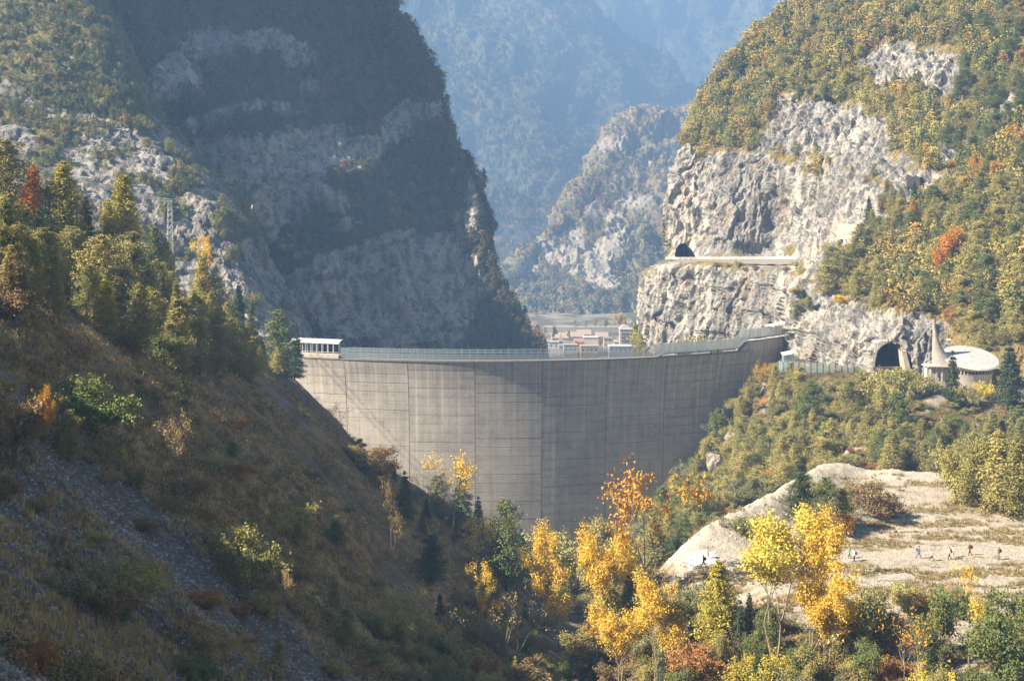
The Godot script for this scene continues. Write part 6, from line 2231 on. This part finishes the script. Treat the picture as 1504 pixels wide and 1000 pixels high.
func tufts():
	# dry grass, low herbs and loose stones: nobody could count them
	var blade := Buf.new()
	for k in 9:
		var az := rng.randf() * TAU
		var r := rng.randf_range(0.0, 0.12)
		var b := Vector3(cos(az) * r, -0.05, sin(az) * r)
		var tip := b + Vector3(cos(az) * rng.randf_range(0.1, 0.3), rng.randf_range(0.3, 0.6), sin(az) * rng.randf_range(0.1, 0.3))
		var s := Vector3(-sin(az), 0, cos(az)) * 0.035
		blade.tri(b - s, tip, b + s, tone(0.2))
	var herb := Buf.new()
	for k in 70:
		var o := Vector3(rng.randfn() * 0.38, absf(rng.randfn()) * 0.28, rng.randfn() * 0.38)
		leaf(herb, o, 0.17, o.normalized(), tone(0.25), 0.4)
	var stone := []
	for k in 3:
		stone.append(lump(Vector3(0.5, 0.35, 0.45), 70 + k, 4, 6))
	sow("dry_grass", "dry straw coloured grass on the shaded slope", "grass", blade.mesh(), M.wood_leaf, 20000, -80, 5, 55, 330, [Color(0.56, 0.42, 0.21), Color(0.47, 0.345, 0.16), Color(0.34, 0.28, 0.12)], Vector2(0.7, 1.6), func(x, d): return left_share(x, d) > 0.5 and (rib(x, d) + 0.6 * n_mid.get_noise_2d(x * 3.0, d * 3.0) > 0.35 or absf(d - 131.0) < 4.0))
	sow("low_herbs", "low brown and olive herbs covering the shaded slope", "herbs", herb.mesh(), M.wood_leaf, 5500, -90, 8, 55, 400, [Color(0.27, 0.185, 0.09), Color(0.21, 0.17, 0.08), Color(0.33, 0.195, 0.09), Color(0.19, 0.19, 0.08)], Vector2(0.6, 1.7), func(x, d): return left_share(x, d) > 0.5 and rib(x, d) + 0.8 * n_mid.get_noise_2d(x * 2.0, d * 3.0) > 0.25 and not (d < 116 and absf(x + 30.0 - 0.6 * (d - 90.0)) < 20.0 and n_mid.get_noise_2d(x * 3.0, d * 3.0) < 0.3))
	sow("flat_grass", "tufts of dry grass on the gravel flat", "grass", blade.mesh(), M.wood_leaf, 9000, 20, 105, 130, 232, [Color(0.36, 0.28, 0.14), Color(0.28, 0.22, 0.10), Color(0.22, 0.19, 0.08)], Vector2(0.5, 1.3), func(x, d): return flat_share(x, d) > 0.5 and absf(d - 189.5) > 4.0 and n_mid.get_noise_2d(x * 1.2 + 90.0, d * 3.2) + 0.5 * n_mid.get_noise_2d(x * 3.1, d * 7.0 + 50.0) > 0.0)
	sow("hill_herbs", "tawny herbs and grass on the sunlit slope below the chapel", "herbs", herb.mesh(), M.wood_leaf, 9000, 15, 150, 120, 415, [Color(0.20, 0.17, 0.065), Color(0.16, 0.15, 0.055), Color(0.25, 0.17, 0.08), Color(0.12, 0.125, 0.05)], Vector2(0.7, 2.0), func(x, d): return left_share(x, d) < 0.5 and flat_share(x, d) < 0.2 and not (d > 352 and x > 104) and not (d > 186 and d < 236 and x > 20))
	for k in 3:
		sow("scree_stones", "grey stones of the scree on the shaded slope", "stones", stone[k], M.stone, 12000, -60, 0, 52, 260, [Color(0.20, 0.19, 0.185), Color(0.25, 0.235, 0.225), Color(0.15, 0.145, 0.14), Color(0.32, 0.30, 0.285)], Vector2(0.1, 0.4), func(x, d): return left_share(x, d) > 0.5 and (rib(x, d) + 0.6 * n_mid.get_noise_2d(x * 3.0, d * 4.0) < -0.15 or (d < 124 and absf(x + 30.0 - 0.6 * (d - 90.0)) < 24.0)))
	sow("gravel_stones", "pale stones on the gravel flat and mound", "stones", stone[0], M.stone, 2600, 18, 105, 140, 236, [Color(0.48, 0.44, 0.38), Color(0.38, 0.35, 0.31), Color(0.55, 0.50, 0.44)], Vector2(0.08, 0.35), func(x, d): return flat_share(x, d) > 0.3 or (d > 186 and d < 234))
	stage("ground cover")

func sow(called: String, label: String, category: String, mesh: Mesh, material: Material, n: int, x0: float, x1: float, d0: float, d1: float, colors: Array, size: Vector2, accept: Callable):
	var mine := []
	var tries := 0
	while mine.size() < n and tries < n * 12:
		tries += 1
		# even in area, but denser near than far
		var d := d0 * pow(d1 / d0, rng.randf())
		var x := rng.randf_range(maxf(x0, -0.42 * d), minf(x1, 0.42 * d))
		if accept.call(x, d):
			mine.append(Vector3(x, ground(x, d), -d))
	var mm := MultiMesh.new()
	mm.transform_format = MultiMesh.TRANSFORM_3D
	mm.use_colors = true
	mm.mesh = mesh
	mm.instance_count = mine.size()
	for k in mine.size():
		var s := rng.randf_range(size.x, size.y)
		mm.set_instance_transform(k, Transform3D(Basis(Vector3.UP, rng.randf() * TAU).scaled(Vector3(s, s * rng.randf_range(0.8, 1.2), s)), mine[k]))
		mm.set_instance_color(k, jit(pick(colors), 0.2))
	var o := MultiMeshInstance3D.new()
	o.name = numbered(called)
	o.multimesh = mm
	o.material_override = material
	o.set_meta("kind", "stuff")
	o.set_meta("label", label)
	o.set_meta("category", category)
	add_child(o)

func weathered(c: Color, tex: Texture2D, nrm: Texture2D) -> StandardMaterial3D:
	var m := rough_ground(tex, nrm, 14.0, 0.25)
	m.vertex_color_use_as_albedo = false
	m.albedo_color = (c * 1.2).linear_to_srgb()
	m.albedo_color.a = 1.0
	return m

func make_materials():
	var grain := noise_tex(512, 0.03, 5, 0.55, 1.0, 4)
	var coarse := noise_tex(512, 0.02, 5, 0.6, 1.0, 9)
	var mild := noise_tex(512, 0.012, 5, 0.78, 1.0, 10)
	var bumps := noise_tex(512, 0.03, 5, 0, 1, 14, true)
	M.earth = rough_ground(grain, bumps, 6.0, 0.9)
	var cracks := noise_tex(512, 0.022, 5, 0.58, 1.0, 33, false, true)
	var ledges := noise_tex(512, 0.022, 5, 0, 1, 33, true, true)
	M.rock = rough_ground(cracks, ledges, 24.0, 2.2)
	M.rock.uv1_scale = Vector3(1.0 / 20.0, 1.0 / 38.0, 1.0 / 20.0)
	M.far = rough_ground(coarse, null, 60.0, 0.0)
	M.bark = mat(Color(0.10, 0.075, 0.055), 0.95)
	M.pale_bark = mat(Color(0.25, 0.21, 0.16), 0.9)
	M.wood_leaf = leafmat(Color(1, 1, 1), 0.5)
	M.concrete = weathered(Color(0.20, 0.19, 0.18), mild, bumps)
	M.pale_concrete = weathered(Color(0.44, 0.40, 0.345), mild, bumps)
	M.rail = mat(Color(0.30, 0.36, 0.40), 0.5)
	M.rail.metallic = 0.3
	M.dark_steel = mat(Color(0.10, 0.12, 0.13), 0.6)
	M.white_paint = mat(Color(0.74, 0.76, 0.77), 0.5)
	M.mesh = mat(Color(0.36, 0.44, 0.50), 0.6)
	M.mesh.transparency = BaseMaterial3D.TRANSPARENCY_ALPHA
	M.mesh.albedo_color.a = 0.34
	M.frost = mat(Color(0.74, 0.79, 0.78), 0.45)
	M.frost.transparency = BaseMaterial3D.TRANSPARENCY_ALPHA
	M.frost.albedo_color.a = 0.6
	M.cloth = mat(Color(1, 1, 1), 0.9, true)
	M.plaster = weathered(Color(0.56, 0.53, 0.50), mild, bumps)
	M.plaster_warm = weathered(Color(0.58, 0.50, 0.42), mild, bumps)
	M.roof_white = weathered(Color(0.40, 0.415, 0.42), mild, bumps)
	M.spire = weathered(Color(0.34, 0.325, 0.315), mild, bumps)
	M.dark_glass = mat(Color(0.05, 0.055, 0.065), 0.25)
	M.boulder = rough_ground(coarse, bumps, 2.5, 1.0)
	M.boulder.vertex_color_use_as_albedo = false
	M.boulder.albedo_color = Color(0.36, 0.355, 0.35).linear_to_srgb()
	M.tunnel_rock = weathered(Color(0.14, 0.135, 0.13), mild, bumps)
	M.asphalt = mat(Color(0.22, 0.20, 0.18), 0.95)
	M.frost_blue = mat(Color(0.36, 0.45, 0.48), 0.45)
	M.frost_blue.transparency = BaseMaterial3D.TRANSPARENCY_ALPHA
	M.frost_blue.albedo_color.a = 0.45
	M.galvanised = mat(Color(0.45, 0.46, 0.46), 0.5)
	M.galvanised.metallic = 0.4
	M.cable = mat(Color(0.62, 0.62, 0.60), 0.5)
	M.tarp = mat(Color(0.82, 0.81, 0.78), 0.6)
	M.stone = mat(Color(1, 1, 1), 0.95, true)
	M.outcrop = M.boulder.duplicate()
	M.outcrop.albedo_color = Color(0.50, 0.46, 0.41).linear_to_srgb()

# ---------------------------------------------------------------- the scene
func _ready():
	t0 = Time.get_ticks_msec()
	rng.seed = 11
	var cam := Camera3D.new()
	cam.name = "camera"
	cam.projection = Camera3D.PROJECTION_FRUSTUM
	cam.near = 0.5
	cam.far = 9000.0
	cam.size = 0.5 * 0.5
	cam.frustum_offset = Vector2(0, -0.085 * 0.5)
	cam.current = true
	add_child(cam)
	var env := Environment.new()
	var sky_mat := ProceduralSkyMaterial.new()
	sky_mat.sky_top_color = Color(0.54, 0.59, 0.66)
	sky_mat.sky_horizon_color = Color(0.85, 0.85, 0.84)
	sky_mat.sky_curve = 0.18
	sky_mat.ground_bottom_color = Color(0.30, 0.29, 0.26)
	sky_mat.ground_horizon_color = Color(0.55, 0.64, 0.74)
	sky_mat.sun_angle_max = 10.0
	var sky := Sky.new()
	sky.sky_material = sky_mat
	env.background_mode = Environment.BG_SKY
	env.sky = sky
	env.background_energy_multiplier = 0.24
	env.tonemap_mode = Environment.TONE_MAPPER_LINEAR
	env.tonemap_exposure = 4.1
	env.fog_enabled = true
	env.fog_density = 0.00031
	env.fog_light_color = Color(0.57, 0.75, 1.0)
	env.sdfgi_enabled = true
	env.ssao_enabled = true
	env.ssil_enabled = true
	var we := WorldEnvironment.new()
	we.name = "environment"
	we.environment = env
	add_child(we)
	var sun := DirectionalLight3D.new()
	sun.name = "sun"
	sun.light_energy = 1.6
	sun.light_color = Color(1.0, 0.93, 0.82)
	sun.light_angular_distance = 0.5
	sun.shadow_enabled = true
	add_child(sun)
	sun.look_at_from_position(Vector3(-0.755, 0.63, 0.18) * 100.0, Vector3.ZERO)
	n_big.seed = 3
	n_big.frequency = 0.012
	n_big.fractal_octaves = 4
	n_mid.seed = 8
	n_mid.frequency = 0.05
	n_mid.fractal_octaves = 3
	n_ridge.seed = 21
	n_ridge.frequency = 0.03
	n_ridge.fractal_type = FastNoiseLite.FRACTAL_RIDGED
	n_ridge.fractal_octaves = 3
	n_cell.seed = 17
	n_cell.frequency = 0.15
	n_cell.noise_type = FastNoiseLite.TYPE_CELLULAR
	n_cell.cellular_return_type = FastNoiseLite.RETURN_CELL_VALUE
	n_cell.fractal_type = FastNoiseLite.FRACTAL_NONE
	make_materials()
	stage("materials")
	build_table()
	build_ground()
	stage("ground")
	build_valley()
	build_mountains()
	grow_kinds()
	build_dam()
	stage("dam")
	build_road()
	build_chapel()
	build_pylons()
	build_town()
	build_small()
	stage("buildings")
	planted_by_hand()
	stage("hand planted")
	scattered()
	woods()
	stage("woods")
	tufts()
	build_people()
	stage("people")
